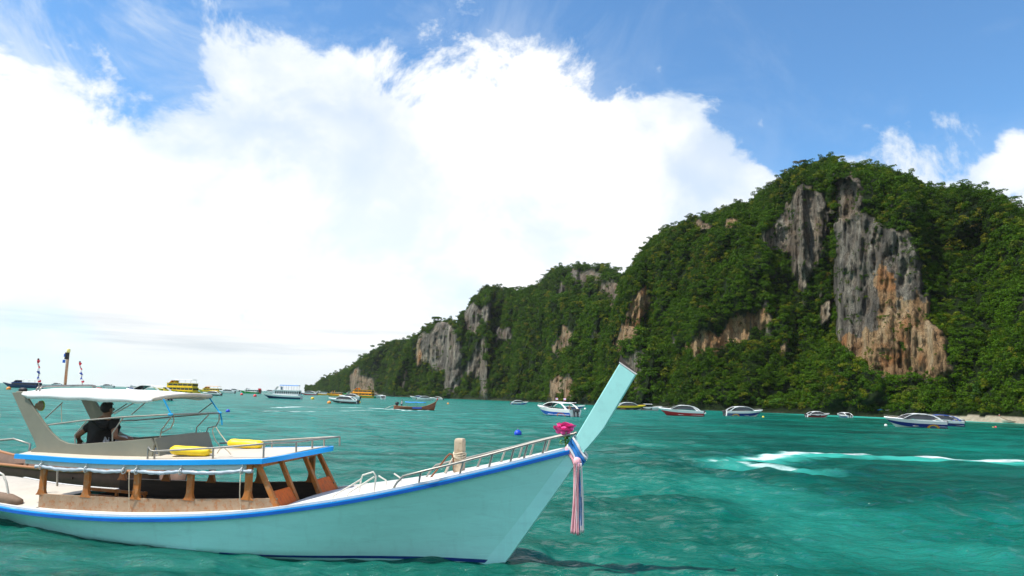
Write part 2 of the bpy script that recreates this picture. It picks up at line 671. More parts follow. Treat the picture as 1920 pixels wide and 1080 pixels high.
    nt.links.new(nramp(nt, n5, [(0.47, (0, 0, 0)), (0.66, (0.6, 0.6, 0.6))]), st_l.inputs[0])
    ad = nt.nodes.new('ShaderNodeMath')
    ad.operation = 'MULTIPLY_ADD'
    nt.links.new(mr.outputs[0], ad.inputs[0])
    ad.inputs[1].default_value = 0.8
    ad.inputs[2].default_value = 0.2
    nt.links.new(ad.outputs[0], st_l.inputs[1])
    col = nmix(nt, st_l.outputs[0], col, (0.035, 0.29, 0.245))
    dk = nramp(nt, n5, [(0.34, (0.55, 0.55, 0.55)), (0.48, (1, 1, 1))])
    col = nmix(nt, 0.8, col, dk, 'MULTIPLY')
    col = nmix(nt, attr('shallow'), col, (0.05, 0.42, 0.33))
    col = nmix(nt, attr('milk'), col, (0.05, 0.48, 0.38))
    nf = nnoise(nt, 2.2, 8, 0.68, vec=pos, stretch=(0.45, 0.9, 1))
    fm = nt.nodes.new('ShaderNodeMath')
    fm.operation = 'MULTIPLY_ADD'
    nt.links.new(nf, fm.inputs[0])
    fm.inputs[1].default_value = 1.25
    nt.links.new(attr('foam'), fm.inputs[2])
    fr = nramp(nt, fm.outputs[0], [(0.0, (0, 0, 0)), (1.0, (1, 1, 1))])
    mrf = nt.nodes.new('ShaderNodeMapRange')
    mrf.interpolation_type = 'SMOOTHSTEP'
    nt.links.new(fm.outputs[0], mrf.inputs[0])
    mrf.inputs[1].default_value = 0.80
    mrf.inputs[2].default_value = 1.95
    fr = mrf.outputs[0]
    gate = nt.nodes.new('ShaderNodeMath')
    gate.operation = 'GREATER_THAN'
    gate.inputs[1].default_value = 0.02
    nt.links.new(attr('foam'), gate.inputs[0])
    ff = nmix(nt, gate.outputs[0], (0, 0, 0), fr)
    col = nmix(nt, ff, col, (0.86, 0.93, 0.92))
    df = nt.nodes.new('ShaderNodeBsdfDiffuse')
    nt.links.new(col, df.inputs['Color'])
    gl = nt.nodes.new('ShaderNodeBsdfGlossy')
    gl.inputs['Roughness'].default_value = 0.10
    fr_ = nt.nodes.new('ShaderNodeFresnel')
    fr_.inputs['IOR'].default_value = 1.33
    lim = nt.nodes.new('ShaderNodeMath')          # a ruffled sea never mirrors fully at grazing view
    lim.operation = 'MINIMUM'
    lim.inputs[1].default_value = 0.31
    nt.links.new(fr_.outputs[0], lim.inputs[0])
    dry = nt.nodes.new('ShaderNodeMath')
    dry.operation = 'MULTIPLY'
    inv = nt.nodes.new('ShaderNodeInvert')
    nt.links.new(ff, inv.inputs['Color'])
    nt.links.new(lim.outputs[0], dry.inputs[0])
    nt.links.new(inv.outputs[0], dry.inputs[1])
    mxs = nt.nodes.new('ShaderNodeMixShader')
    nt.links.new(dry.outputs[0], mxs.inputs[0])
    nt.links.new(df.outputs[0], mxs.inputs[1])
    nt.links.new(gl.outputs[0], mxs.inputs[2])
    outn = [n for n in nt.nodes if n.type == 'OUTPUT_MATERIAL'][0]
    nt.links.new(mxs.outputs[0], outn.inputs[0])
    b1 = nnoise(nt, 3.0, 6, 0.62, vec=pos, stretch=(0.7, 1.5, 1))
    b2 = nnoise(nt, 0.5, 6, 0.66, vec=pos, stretch=(0.55, 1.7, 1))
    bp = nbump(nt, bs, b1, 1.0, 0.09)
    bp2 = nt.nodes.new('ShaderNodeBump')
    bp2.inputs['Strength'].default_value = 1.0
    bp2.inputs['Distance'].default_value = 0.38
    nt.links.new(b2, bp2.inputs['Height'])
    nt.links.new(bp2.outputs[0], bp.inputs['Normal'])
    for sh_ in (gl, fr_, df):
        nt.links.new(bp.outputs[0], sh_.inputs['Normal'])
    nt.nodes.remove(bs)
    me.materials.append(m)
    o = bpy.data.objects.new('sea', me)
    link(o, None, 'green and turquoise rippled sea water filling the bay', 'sea', kind='structure')
    return o


build_sea()

# ------------------------------------------------------------------ limestone hills with forest
m_land, nt, bs = new_mat('limestone_and_undergrowth')
geo = nt.nodes.new('ShaderNodeNewGeometry')
pos = geo.outputs['Position']


def land_attr(n_):
    t = nt.nodes.new('ShaderNodeAttribute')
    t.attribute_name = n_
    return t.outputs['Fac']


v1 = nnoise(nt, 1.0, 7, 0.65, vec=pos, stretch=(0.16, 0.16, 0.035))
v2 = nnoise(nt, 1.0, 6, 0.7, vec=pos, stretch=(0.5, 0.5, 0.10))
v3 = nnoise(nt, 0.05, 5, 0.6, vec=pos)
grey = nramp(nt, v1, [(0.30, (0.05, 0.045, 0.036)), (0.48, (0.17, 0.155, 0.128)), (0.60, (0.31, 0.285, 0.23)), (0.70, (0.55, 0.50, 0.40))])
ochre = nramp(nt, v1, [(0.28, (0.12, 0.07, 0.035)), (0.45, (0.42, 0.255, 0.12)), (0.58, (0.55, 0.375, 0.20)), (0.74, (0.66, 0.53, 0.35))])
rust = nmix(nt, nramp(nt, v3, [(0.52, (0, 0, 0)), (0.64, (0.7, 0.7, 0.7))]), ochre, (0.50, 0.20, 0.06))
rock = nmix(nt, land_attr('warm'), grey, rust)
v4 = nnoise(nt, 1.0, 8, 0.75, vec=pos, stretch=(1.0, 1.0, 0.5))
streaks = nramp(nt, v2, [(0.38, (0.12, 0.12, 0.12)), (0.47, (1, 1, 1))])
streaks = nmix(nt, 0.7, streaks, nramp(nt, v4, [(0.36, (0.15, 0.14, 0.13)), (0.46, (1, 1, 1)), (0.68, (1.0, 1.0, 1.0))]), 'MULTIPLY')
rock = nmix(nt, 0.78, rock, streaks, 'MULTIPLY')
vm = nt.nodes.new('ShaderNodeMapping')
vm.inputs['Scale'].default_value = (0.22, 0.22, 0.075)
nt.links.new(nmix(nt, 0.06, pos, nnoise(nt, 0.12, 5, vec=pos), 'ADD'), vm.inputs['Vector'])
vo = nt.nodes.new('ShaderNodeTexVoronoi')
vo.feature = 'DISTANCE_TO_EDGE'
nt.links.new(vm.outputs[0], vo.inputs['Vector'])
crack = nramp(nt, vo.outputs['Distance'], [(0.0, (0.22, 0.20, 0.18)), (0.06, (1, 1, 1))])
rock = nmix(nt, 0.9, rock, crack, 'MULTIPLY')
under = nramp(nt, v2, [(0.35, (0.006, 0.014, 0.002)), (0.65, (0.020, 0.042, 0.005))])
lc = nmix(nt, land_attr('rock'), under, rock)
sand = nramp(nt, nnoise(nt, 0.8, 5, vec=pos), [(0.3, (0.62, 0.52, 0.36)), (0.7, (0.80, 0.71, 0.54))])
lc = nmix(nt, land_attr('sand'), lc, sand)
nt.links.new(lc, bs.inputs['Base Color'])
bs.inputs['Roughness'].default_value = 0.9
bs.inputs['Specular IOR Level'].default_value = 0.2
nbump(nt, bs, v4, 1.0, 3.5)

SHORE = [(480, 2600), (560, 2100), (600, 1500), (660, 1150), (740, 950), (820, 860), (900, 770), (960, 690), (1000, 640), (1080, 520), (1150, 445),
         (1220, 395), (1300, 355), (1400, 342), (1500, 332), (1600, 318), (1680, 305), (1800, 285), (1920, 270), (2100, 250), (2500, 225), (3200, 220)]
ROCKS = [  # outlines of bare rock, warm tint 0..1
    ([(1566, 408), (1600, 398), (1640, 408), (1690, 428), (1718, 455), (1728, 520), (1742, 560), (1748, 605), (1775, 640), (1784, 690), (1762, 716),
      (1700, 714), (1650, 706), (1612, 682), (1578, 655), (1569, 600), (1564, 500)], 0.0),
    ([(1480, 360), (1520, 350), (1556, 375), (1563, 420), (1552, 460), (1528, 505), (1502, 548), (1488, 525), (1482, 480), (1440, 468), (1428, 450), (1452, 415), (1475, 395)], 0.12),
    ([(1562, 325), (1598, 330), (1622, 352), (1614, 392), (1566, 412)], 0.15),
    ([(1288, 645), (1318, 618), (1345, 625), (1378, 588), (1402, 588), (1404, 615), (1384, 645), (1340, 652), (1300, 660)], 0.95),
    ([(1408, 592), (1440, 578), (1447, 603), (1425, 617)], 0.9),
    ([(1153, 642), (1168, 600), (1188, 560), (1210, 538), (1218, 560), (1202, 600), (1182, 632), (1160, 652)], 0.7),
    ([(1533, 565), (1561, 558), (1559, 600), (1545, 606)], 0.3),
    ([(1298, 416), (1312, 408), (1332, 414), (1326, 432)], 0.4), ([(1358, 408), (1379, 404), (1380, 432), (1362, 430)], 0.7),
    ([(1165, 680), (1202, 662), (1196, 722), (1172, 722)], 0.1), ([(1028, 712), (1078, 708), (1074, 748), (1032, 750)], 0.6),
    ([(1040, 642), (1058, 612), (1076, 618), (1066, 650), (1044, 670)], 0.6), ([(868, 592), (890, 572), (908, 590), (896, 622), (870, 627)], 0.05),
    ([(905, 578), (920, 570), (923, 600), (908, 606)], 0.05), ([(928, 610), (952, 604), (954, 637), (932, 642)], 0.05),
    ([(782, 640), (810, 610), (842, 600), (862, 640), (868, 690), (860, 732), (834, 732), (830, 694), (800, 690), (786, 680)], 0.05),
    ([(780, 645), (792, 640), (792, 688), (782, 690)], 0.7), ([(885, 640), (906, 636), (914, 680), (914, 722), (905, 752), (895, 705), (874, 702), (880, 660)], 0.1),
    ([(652, 712), (670, 698), (692, 712), (716, 742), (690, 744), (658, 740)], 0.35), ([(756, 690), (762, 690), (762, 745), (757, 745)], 0.2),
    ([(1060, 510), (1110, 506), (1150, 520), (1120, 530), (1080, 528)], 0.1), ([(1130, 540), (1160, 530), (1160, 560), (1140, 570)], 0.2),
    ([(1460, 640), (1475, 632), (1480, 650), (1464, 660)], 0.6), ([(1180, 590), (1200, 575), (1205, 610), (1188, 620)], 0.9)]
WARM = [[(1638, 488), (1665, 498), (1694, 575), (1722, 535), (1744, 575), (1778, 640), (1786, 705), (1700, 718), (1620, 688), (1574, 655), (1576, 628), (1636, 628), (1652, 580)]]
CREVICES = [([(1560, 328), (1592, 334), (1612, 365), (1596, 402), (1572, 414), (1556, 440), (1540, 470), (1550, 440), (1562, 405)], 18), ([(1556, 400), (1567, 405), (1566, 660), (1556, 640)], 9),
            ([(1640, 430), (1652, 440), (1650, 480), (1640, 500), (1634, 460)], 4), ([(1686, 640), (1692, 640), (1690, 690), (1684, 690)], 3)]
TREE_POINTS = []      # x, y, z, size


def build_hill(name, label, outline, shore_shift, slope, px_range, step_px, rows, amp, density, tree, seed, sandy=False):
    r2 = np.random.default_rng(seed)
    pts = [azel(p[0], p[1] + min(6.0, max(0.0, (745 - p[1]) * 0.12))) for p in outline]
    oa = np.array([p[0] for p in pts])
    ot = np.array([p[1] for p in pts])
    # shoreline distance as a function of bearing
    sa = np.array([math.atan2(*(ray(px, 720 + 0.031 * px)[:2])) for px, _ in SHORE])
    sr = np.array([r_ for _, r_ in SHORE]) + shore_shift
    a0, a1 = azel(px_range[0], 700)[0], azel(px_range[1], 700)[0]
    nC = int((a1 - a0) * FPX / step_px)
    th = np.linspace(a0, a1, nC)
    r0 = np.interp(th, sa, sr)
    r0 = r0 * (1 + 0.012 * fbm(np.stack([th * 40, th * 0, th * 0 + seed], 1), 3))
    tb = -H / r0
    tt = np.maximum(np.interp(th, oa, ot), tb + 0.006)
    tt = tt + 0.004 * fbm(np.stack([th * 60, th * 0 + 3, th * 0 + seed], 1), 4) * np.clip((tt - tb) / 0.05, 0, 1)
    s = np.linspace(0, 1, rows) ** 0.9
    TE = tb[None, :] + (tt - tb)[None, :] * s[:, None]
    TH = np.repeat(th[None, :], rows, 0)
    D = np.stack([np.sin(TH), np.cos(TH), TE], -1).reshape(-1, 3)
    px, py = project(c_p + D * 500)
    jx = 15 * fbm(np.stack([px / 22, py / 40, px * 0 + seed], 1), 4)
    jy = 20 * fbm(np.stack([px / 22, py / 40, px * 0 + seed + 9], 1), 4)
    rockm = np.zeros(px.shape)
    warm = np.zeros(px.shape)
    far = name != 'limestone_headland'
    for poly, w in ROCKS:
        if len(poly) < 10 and poly[0][0] > 1100:          # small faces: the crowns in front of them hide their rim
            c0 = np.mean(poly, 0)
            poly = [tuple(c0 + (np.array(q_) - c0) * 1.10 + np.array([0, 3])) for q_ in poly]
            w = min(1.0, w * 1.3)
        i = in_poly(px + jx, py + jy, poly)
        rockm[i] = 1
        warm[i] = np.maximum(warm[i], w)
    for poly in WARM:
        i = in_poly(px + 2 * jx, py + 2 * jy, poly)
        warm[i] = np.maximum(warm[i], 0.9)
    # scattered small outcrops on the steep parts
    oc = fbm(np.stack([px / 26, py / 60, px * 0 + 2 * seed], 1), 4)
    sfrac = np.repeat(s[:, None], nC, 1).ravel()
    rockm[(oc > 0.52) & (sfrac > 0.25)] = 1
    warm = np.clip(warm + 0.35 * fbm(np.stack([px / 14, py / 30, px * 0 + 4], 1), 4) * rockm, 0, 1)
    rockm = rockm.reshape(rows, nC)
    sm = rockm.copy()
    for _ in range(2):
        sm[1:-1] = (sm[:-2] + 2 * sm[1:-1] + sm[2:]) / 4
        sm[:, 1:-1] = (sm[:, :-2] + 2 * sm[:, 1:-1] + sm[:, 2:]) / 4
    # integrate distance upward from the shore with the local steepness
    R = np.zeros((rows, nC))
    R[0] = r0
    wob = fbm(np.stack([px / 90, py / 60, px * 0 + 5 * seed], 1), 3).reshape(rows, nC)
    for j in range(1, rows):
        deg = slope + 22 * wob[j] + 6 * (s[j] > 0.3)
        deg = np.where(s[j] < 0.10, 30, deg)
        if sandy:
            deg = np.where((s[j] < 0.03) & (th > azel(1650, 700)[0]), 9, deg)
        deg = np.clip(deg, 30, 74)
        deg = deg * (1 - sm[j]) + 84 * sm[j]
        top = np.clip((s[j] - 0.86) / 0.14, 0, 1)
        el = np.degrees(np.arctan(TE[j]))
        deg = deg * (1 - top) + (np.maximum(el, 0) + 9) * top
        t_ = np.tan(np.radians(np.maximum(deg, el + 6)))
        R[j] = R[j - 1] + R[j - 1] * (TE[j] - TE[j - 1]) / (t_ - TE[j])
    # relief: buttresses, gullies, fluted rock
    Pw = np.stack([R * np.sin(TH), R * np.cos(TH), H + R * TE], -1).reshape(-1, 3)
    rel = amp * 2.6 * fbm(Pw * np.array([1 / 55, 1 / 55, 1 / 130]) + seed, 3) + amp * 0.8 * fbm(Pw * np.array([1 / 17, 1 / 17, 1 / 30]) + seed, 3)
    flute = -np.abs(fbm(Pw * np.array([1 / 7.0, 1 / 7.0, 1 / 60]) + 2, 5)) * 9.0 + 3.2 * fbm(Pw * np.array([1 / 9, 1 / 9, 1 / 8]), 4)
    rk = sm.ravel()
    rel = rel * (1 - 0.55 * rk) + flute * rk
    for poly, dpt in CREVICES:
        rel = rel + dpt * in_poly(px + jx * 0.6, py + jy * 0.6, poly)
    ed = np.clip(np.minimum(sfrac / 0.06, (1.02 - sfrac) / 0.06), 0.0, 1)
    R2 = R + (rel * ed).reshape(rows, nC)
    Pw = np.stack([R2 * np.sin(TH), R2 * np.cos(TH), H + R2 * TE], -1)
    # foot under the water, rounded back falling away behind the crest
    rows_all = []
    f0 = Pw[0].copy()
    fr = np.stack([(R2[0] - 14) * np.sin(th), (R2[0] - 14) * np.cos(th), np.full(nC, -5.0)], -1)
    rows_all += [fr[None]]
    back = []
    zt = Pw[-1, :, 2]
    for k in range(1, 13):
        rb = R2[-1] + amp * 1.2 * k ** 1.35
        back.append(np.stack([rb * np.sin(th), rb * np.cos(th), zt * (1 - (k / 12) ** 1.8) - 4 * (k / 12)], -1)[None])
    A = np.concatenate(rows_all + [Pw] + back, 0)
    nR = A.shape[0]
    V = A.reshape(-1, 3)
    idx = np.arange(nR * nC).reshape(nR, nC)
    F4 = np.stack([idx[:-1, :-1], idx[:-1, 1:], idx[1:, 1:], idx[1:, :-1]], -1).reshape(-1, 4)
    me = bpy.data.meshes.new(name)
    me.vertices.add(len(V))
    me.vertices.foreach_set('co', V.ravel())
    me.loops.add(F4.size)
    me.loops.foreach_set('vertex_index', F4.ravel().astype(np.int32))
    me.polygons.add(len(F4))
    me.polygons.foreach_set('loop_start', (np.arange(len(F4)) * 4).astype(np.int32))
    me.polygons.foreach_set('use_smooth', np.ones(len(F4), bool))
    me.update(calc_edges=True)
    rk_all = np.zeros((nR, nC))
    rk_all[1:1 + rows] = sm
    wm_all = np.zeros((nR, nC))
    wm_all[1:1 + rows] = warm.reshape(rows, nC)
    sd_all = np.zeros((nR, nC))
    if sandy:
        zz = A[:, :, 2]
        sd_all[:1 + rows] = ((zz < np.interp(TH[0], [azel(1640, 700)[0], azel(1740, 700)[0]], [0.0, 1.9])[None, :] + 0.5 * fbm(A.reshape(-1, 3) / 6, 3).reshape(zz.shape)) & (TH[0][None, :] > azel(1640, 700)[0]))[:1 + rows]
        rk_all = np.where((zz < 0.8) & (sd_all == 0), 0.25, rk_all)
        rk_all = np.where(sd_all > 0, 0, rk_all)
    else:
        rk_all = np.where(A[:, :, 2] < 1.0, 0.25, rk_all)
    for nm, arr in (('rock', rk_all), ('warm', wm_all), ('sand', sd_all)):
        at = me.attributes.new(nm, 'FLOAT', 'POINT')
        at.data.foreach_set('value', arr.ravel().astype(np.float32))
    me.materials.append(m_land)
    o = bpy.data.objects.new(name, me)
    link(o, None, label, 'hill', kind='structure')
    # where trees grow
    fl = F4
    ctr = V[fl].mean(1)
    e1, e2 = V[fl[:, 1]] - V[fl[:, 0]], V[fl[:, 3]] - V[fl[:, 0]]
    area = np.linalg.norm(np.cross(e1, e2), axis=1)
    rkf = rk_all.ravel()[fl].mean(1)
    sdf = sd_all.ravel()[fl].mean(1)
    rowi = np.repeat(np.arange(nR - 1), nC - 1)
    veg = np.where(rkf > 0.45, np.where(fbm(ctr / np.array([16, 16, 9]), 3) > 0.18, 0.45, 0.03), 1.0) * (sdf < 0.05) * (ctr[:, 2] > 2.0) * (rowi < 1 + rows + 3)
    w = area * veg
    n = int(w.sum() * density)
    pick = r2.choice(len(fl), n, p=w / w.sum())
    uu, vv = r2.uniform(size=n)[:, None], r2.uniform(size=n)[:, None]
    q = V[fl[pick, 0]] + e1[pick] * uu + e2[pick] * vv
    sz = tree * np.clip(np.exp(r2.normal(size=n) * 0.42), 0.42, 1.65)
    sz = np.where(rkf[pick] > 0.45, sz * 0.45, sz)
    TREE_POINTS.append(np.concatenate([q, sz[:, None]], 1))
    return o, V, rk_all


build_hill('distant_headland', 'farthest low forested headland sloping down into the open sea',
           [(470, 736), (560, 737), (588, 733), (596, 718), (612, 708), (640, 700), (655, 688), (680, 672), (705, 654), (745, 637), (770, 640), (800, 640), (840, 660), (900, 700), (950, 745)],
           140, 50, (575, 900), 1.6, 60, 14, 0.035, 4.0, 11)
build_hill('rounded_hill', 'rounded green hilltop behind the saddle of the ridge',
           [(900, 640), (960, 568), (1000, 538), (1035, 508), (1085, 494), (1130, 499), (1160, 514), (1200, 550), (1260, 600), (1300, 700)],
           170, 52, (900, 1300), 2.0, 60, 13, 0.045, 3.3, 23)
build_hill('forested_ridge', 'middle forested ridge with grey cliff buttresses above the anchored boats',
           [(690, 748), (735, 740), (755, 660), (775, 632), (800, 612), (828, 596), (848, 602), (858, 606), (870, 580), (888, 558), (912, 536), (935, 538), (965, 542), (1005, 545),
            (1050, 556), (1090, 560), (1130, 570), (1180, 600), (1240, 650), (1300, 740)],
           0, 58, (735, 1300), 1.7, 90, 16, 0.075, 2.7, 31)
build_hill('limestone_headland', 'tall limestone headland with forest and a big bare cliff face',
           [(990, 755), (1022, 742), (1034, 700), (1060, 655), (1090, 625), (1120, 592), (1148, 555), (1168, 522), (1186, 500), (1200, 472), (1222, 448), (1250, 428), (1300, 406), (1340, 396), (1368, 384),
            (1405, 380), (1425, 362), (1448, 346), (1482, 320), (1520, 305), (1562, 299), (1600, 311), (1645, 313), (1695, 325), (1722, 342), (1750, 354), (1790, 353), (1835, 357), (1868, 366),
            (1900, 384), (1925, 412), (2050, 500), (2200, 590), (2500, 690), (3000, 740)],
           0, 54, (1005, 2500), 1.9, 190, 13, 0.27, 1.6, 47, sandy=True)

# leaves for the forest: crowns of many small leaf sprays around uneven lobes
def leaf_mat(name, dark, light, yellow):
    m, nt, b = new_mat(name)
    oi = nt.nodes.new('ShaderNodeObjectInfo')
    geo_ = nt.nodes.new('ShaderNodeNewGeometry')
    c_ = nramp(nt, oi.outputs['Random'], [(0.0, dark), (0.55, light), (0.80, light), (0.93, yellow), (0.97, yellow), (1.0, (0.11, 0.075, 0.02))])
    nb = nnoise(nt, 0.03, 4, 0.6, vec=geo_.outputs['Position'])
    c_ = nmix(nt, nramp(nt, nb, [(0.38, (0, 0, 0)), (0.62, (0.75, 0.75, 0.75))]), c_, tuple(v * 1.35 for v in light))
    ri = nt.nodes.new('ShaderNodeHueSaturation')
    nt.links.new(c_, ri.inputs['Color'])
    mr_ = nt.nodes.new('ShaderNodeMapRange')
    nt.links.new(geo_.outputs['Random Per Island'], mr_.inputs[0])
    mr_.inputs[3].default_value = 0.7
    mr_.inputs[4].default_value = 1.35
    nt.links.new(mr_.outputs[0], ri.inputs['Value'])
    nt.links.new(ri.outputs[0], b.inputs['Base Color'])
    b.inputs['Roughness'].default_value = 0.6
    b.inputs['Specular IOR Level'].default_value = 0.1
    tr = nt.nodes.new('ShaderNodeBsdfTranslucent')
    nt.links.new(ri.outputs[0], tr.inputs[0])
    ms = nt.nodes.new('ShaderNodeMixShader')
    ms.inputs[0].default_value = 0.16
    out = [n for n in nt.nodes if n.type == 'OUTPUT_MATERIAL'][0]
    nt.links.new(b.outputs[0], ms.inputs[1])
    nt.links.new(tr.outputs[0], ms.inputs[2])
    nt.links.new(ms.outputs[0], out.inputs[0])
    return m


M_LEAF = leaf_mat('forest_leaves', (0.006, 0.019, 0.0006), (0.042, 0.094, 0.0015), (0.16, 0.16, 0.008))
M_LEAF2 = leaf_mat('shore_leaves', (0.03, 0.08, 0.01), (0.07, 0.15, 0.018), (0.12, 0.15, 0.03))
M_BARK = paint('bark', (0.16, 0.12, 0.09), 0.9, scale=5, var=0.35, bump=0.4)


def crown_np(r2, n_leaf, lobes, leaf):
    V, Fc = [], []
    for k in range(n_leaf):
        c, rad = lobes[r2.integers(len(lobes))]
        d = r2.normal(size=3)
        d /= np.linalg.norm(d)
        if d[2] < -0.35:
            d[2] *= -0.6
        p = np.array(c) + d * np.array(rad) * (0.72 + 0.34 * r2.uniform())
        nrm = d * np.array([1, 1, 1.3]) + r2.normal(size=3) * 0.55
        nrm /= np.linalg.norm(nrm)
        t = np.cross(nrm, r2.normal(size=3))
        t /= np.linalg.norm(t)
        b = np.cross(nrm, t)
        s_ = leaf * r2.uniform(0.6, 1.5)
        i = len(V)
        V += [p - t * s_, p - b * s_ * 0.55 + nrm * s_ * 0.1, p + t * s_, p + b * s_ * 0.55 - nrm * s_ * 0.15]
        Fc.append((i, i + 1, i + 2, i + 3))
    return np.array(V), Fc


def proto_tree(seed, n_leaf=380):
    r2 = np.random.default_rng(seed)
    kind = (0, 1, 2, 0, 4, 1, 2, 3, 0, 1)[seed % 10]
    lobes = [((0, 0, 0.9), (0.75, 0.75, 0.65))]
    if kind == 3:          # flat-topped emergent
        lobes = [((r2.normal() * 0.5, r2.normal() * 0.5, 1.9 + 0.15 * r2.normal()), (0.55, 0.55, 0.22)) for _ in range(5)]
    if kind == 4:          # tall narrow crown
        lobes = [((r2.normal() * 0.15, r2.normal() * 0.15, z), (0.45, 0.45, 0.45)) for z in (0.5, 1.0, 1.5, 2.0)]
    for k in range(5 if kind < 3 else 1):
        a = r2.uniform(0, 6.28)
        lobes.append(((0.6 * math.cos(a), 0.6 * math.sin(a), r2.uniform(0.2, 1.35)), (r2.uniform(0.35, 0.6),) * 2 + (r2.uniform(0.3, 0.5),)))
    V, Fc = crown_np(r2, n_leaf, lobes, 0.105)
    me = bpy.data.meshes.new('forest_tree')
    me.from_pydata(V.tolist(), [], Fc)
    me.materials.append(M_LEAF)
    me.polygons.foreach_set('use_smooth', np.zeros(len(Fc), bool))
    return bpy.data.objects.new('forest_tree', me)


lib = bpy.data.collections.new('tree_library')
for k in range(10):
    lib.objects.link(proto_tree(100 + k))
TP = np.concatenate(TREE_POINTS, 0)
me = bpy.data.meshes.new('forest')
me.from_pydata([tuple(p) for p in (TP[:, :3] - np.array([0, 0, 0.4]))], [], [])
at = me.attributes.new('size', 'FLOAT', 'POINT')
at.data.foreach_set('value', TP[:, 3].astype(np.float32))
forest = bpy.data.objects.new('forest', me)
link(forest, None, 'dense dark green forest covering the limestone hills', 'forest', kind='stuff')
gn = bpy.data.node_groups.new('forest_scatter', 'GeometryNodeTree')
gn.interface.new_socket('Geometry', in_out='INPUT', socket_type='NodeSocketGeometry')
gn.interface.new_socket('Geometry', in_out='OUTPUT', socket_type='NodeSocketGeometry')
gi, go = gn.nodes.new('NodeGroupInput'), gn.nodes.new('NodeGroupOutput')
iop = gn.nodes.new('GeometryNodeInstanceOnPoints')
ci = gn.nodes.new('GeometryNodeCollectionInfo')
ci.inputs[0].default_value = lib
ci.inputs['Separate Children'].default_value = True
ci.inputs['Reset Children'].default_value = True
na = gn.nodes.new('GeometryNodeInputNamedAttribute')
na.data_type = 'FLOAT'
na.inputs['Name'].default_value = 'size'
rv = gn.nodes.new('FunctionNodeRandomValue')
rv.data_type = 'FLOAT_VECTOR'
rv.inputs[0].default_value = (-0.15, -0.15, 0)
rv.inputs[1].default_value = (0.15, 0.15, 6.28)
gn.links.new(gi.outputs[0], iop.inputs['Points'])
gn.links.new(ci.outputs[0], iop.inputs['Instance'])
iop.inputs['Pick Instance'].default_value = True
gn.links.new(rv.outputs[0], iop.inputs['Rotation'])
gn.links.new(na.outputs['Attribute'], iop.inputs['Scale'])
gn.links.new(iop.outputs[0], go.inputs[0])
md = forest.modifiers.new('scatter', 'NODES')
md.node_group = gn
print('trees', len(TP))

# ------------------------------------------------------------------ the big longtail boat in front
PSI, HEEL = math.radians(16), math.radians(2.5)
b_a = np.array([math.cos(PSI), -math.sin(PSI), 0])
_l0 = np.array([math.sin(PSI), math.cos(PSI), 0])
b_l = _l0 * math.cos(HEEL) + np.array([0, 0, 1.]) * math.sin(HEEL)
b_n = np.array([0, 0, 1.]) * math.cos(HEEL) - _l0 * math.sin(HEEL)
b_o = sea(936, 1053)


def P(px, py, lat):
    """boat coordinates (x to the bow, y to the far side, z up) of a sighted point that lies lat off the centreline"""
    d = ray(px, py)
    t = ((b_o - c_p) @ b_l + lat) / (d @ b_l)
    q = c_p + t * d - b_o
    return (float(q @ b_a), float(q @ b_l), float(q @ b_n))


def Ps(pts, lat):
    return [P(x, y, lat) for x, y in pts]


def boat_world(p):
    return b_o + b_a * p[0] + b_l * p[1] + b_n * p[2]


BOAT_M = Matrix(((b_a[0], b_l[0], b_n[0], b_o[0]), (b_a[1], b_l[1], b_n[1], b_o[1]), (b_a[2], b_l[2], b_n[2], b_o[2]), (0, 0, 0, 1)))
boat = empty('longtail_boat', label='large pale turquoise wooden longtail boat with blue trim and roofed cabin', cat='longtail boat')
boat.matrix_world = BOAT_M

M_AQUA = paint('aqua_hull_paint', (0.40, 0.88, 0.82), 0.42, var=0.07, scale=1.3, bump=0.05, dirt=(0.20, 0.50, 0.48), dirt_amt=0.25, stretch=(0.5, 1, 2.2))
M_AQUA2 = paint('aqua_prow_paint', (0.42, 0.84, 0.80), 0.42, var=0.05, scale=1.6, bump=0.04, dirt=(0.2, 0.42, 0.42), dirt_amt=0.25)
M_BLUE = paint('blue_trim_paint', (0.004, 0.11, 0.52), 0.38, var=0.15, scale=2.5, bump=0.08, dirt=(0.01, 0.08, 0.30), dirt_amt=0.5, stretch=(1, 1, 3))
M_SKYBLUE = paint('sky_blue_fascia', (0.010, 0.36, 0.88), 0.4, var=0.06, scale=2, bump=0.03)
M_NAVY = paint('navy_boot_paint', (0.01, 0.05, 0.22), 0.5, var=0.2, scale=3)
M_WHITE = paint('white_deck_paint', (0.70, 0.69, 0.66), 0.5, var=0.05, scale=2.5, bump=0.05, dirt=(0.42, 0.38, 0.32), dirt_amt=0.4)
M_CREAM = paint('cream_deck_paint', (0.56, 0.50, 0.41), 0.55, var=0.07, scale=2, bump=0.06, dirt=(0.40, 0.35, 0.28), dirt_amt=0.45)
M_GREY = paint('grey_coaming_paint', (0.23, 0.22, 0.165), 0.6, var=0.08, scale=2, bump=0.06, dirt=(0.18, 0.18, 0.15), dirt_amt=0.4)
M_CANVAS = paint('white_canvas', (0.86, 0.85, 0.82), 0.85, var=0.04, scale=3, bump=0.10)
M_STEEL = paint('dull_steel_tube', (0.33, 0.31, 0.27), 0.42, 0.55, var=0.2, scale=6)
M_WTUBE = paint('white_tube_paint', (0.70, 0.66, 0.58), 0.45, var=0.08, scale=6, dirt=(0.35, 0.18, 0.08), dirt_amt=0.6)
M_RUST = paint('rusty_tube', (0.22, 0.08, 0.035), 0.8, var=0.4, scale=10, bump=0.2)
M_ROPE = paint('cream_rope', (0.62, 0.52, 0.38), 0.9, var=0.15, scale=40, bump=0.3)
M_YEL = paint('yellow_float', (0.85, 0.60, 0.01), 0.42, var=0.08, scale=6, bump=0.06)
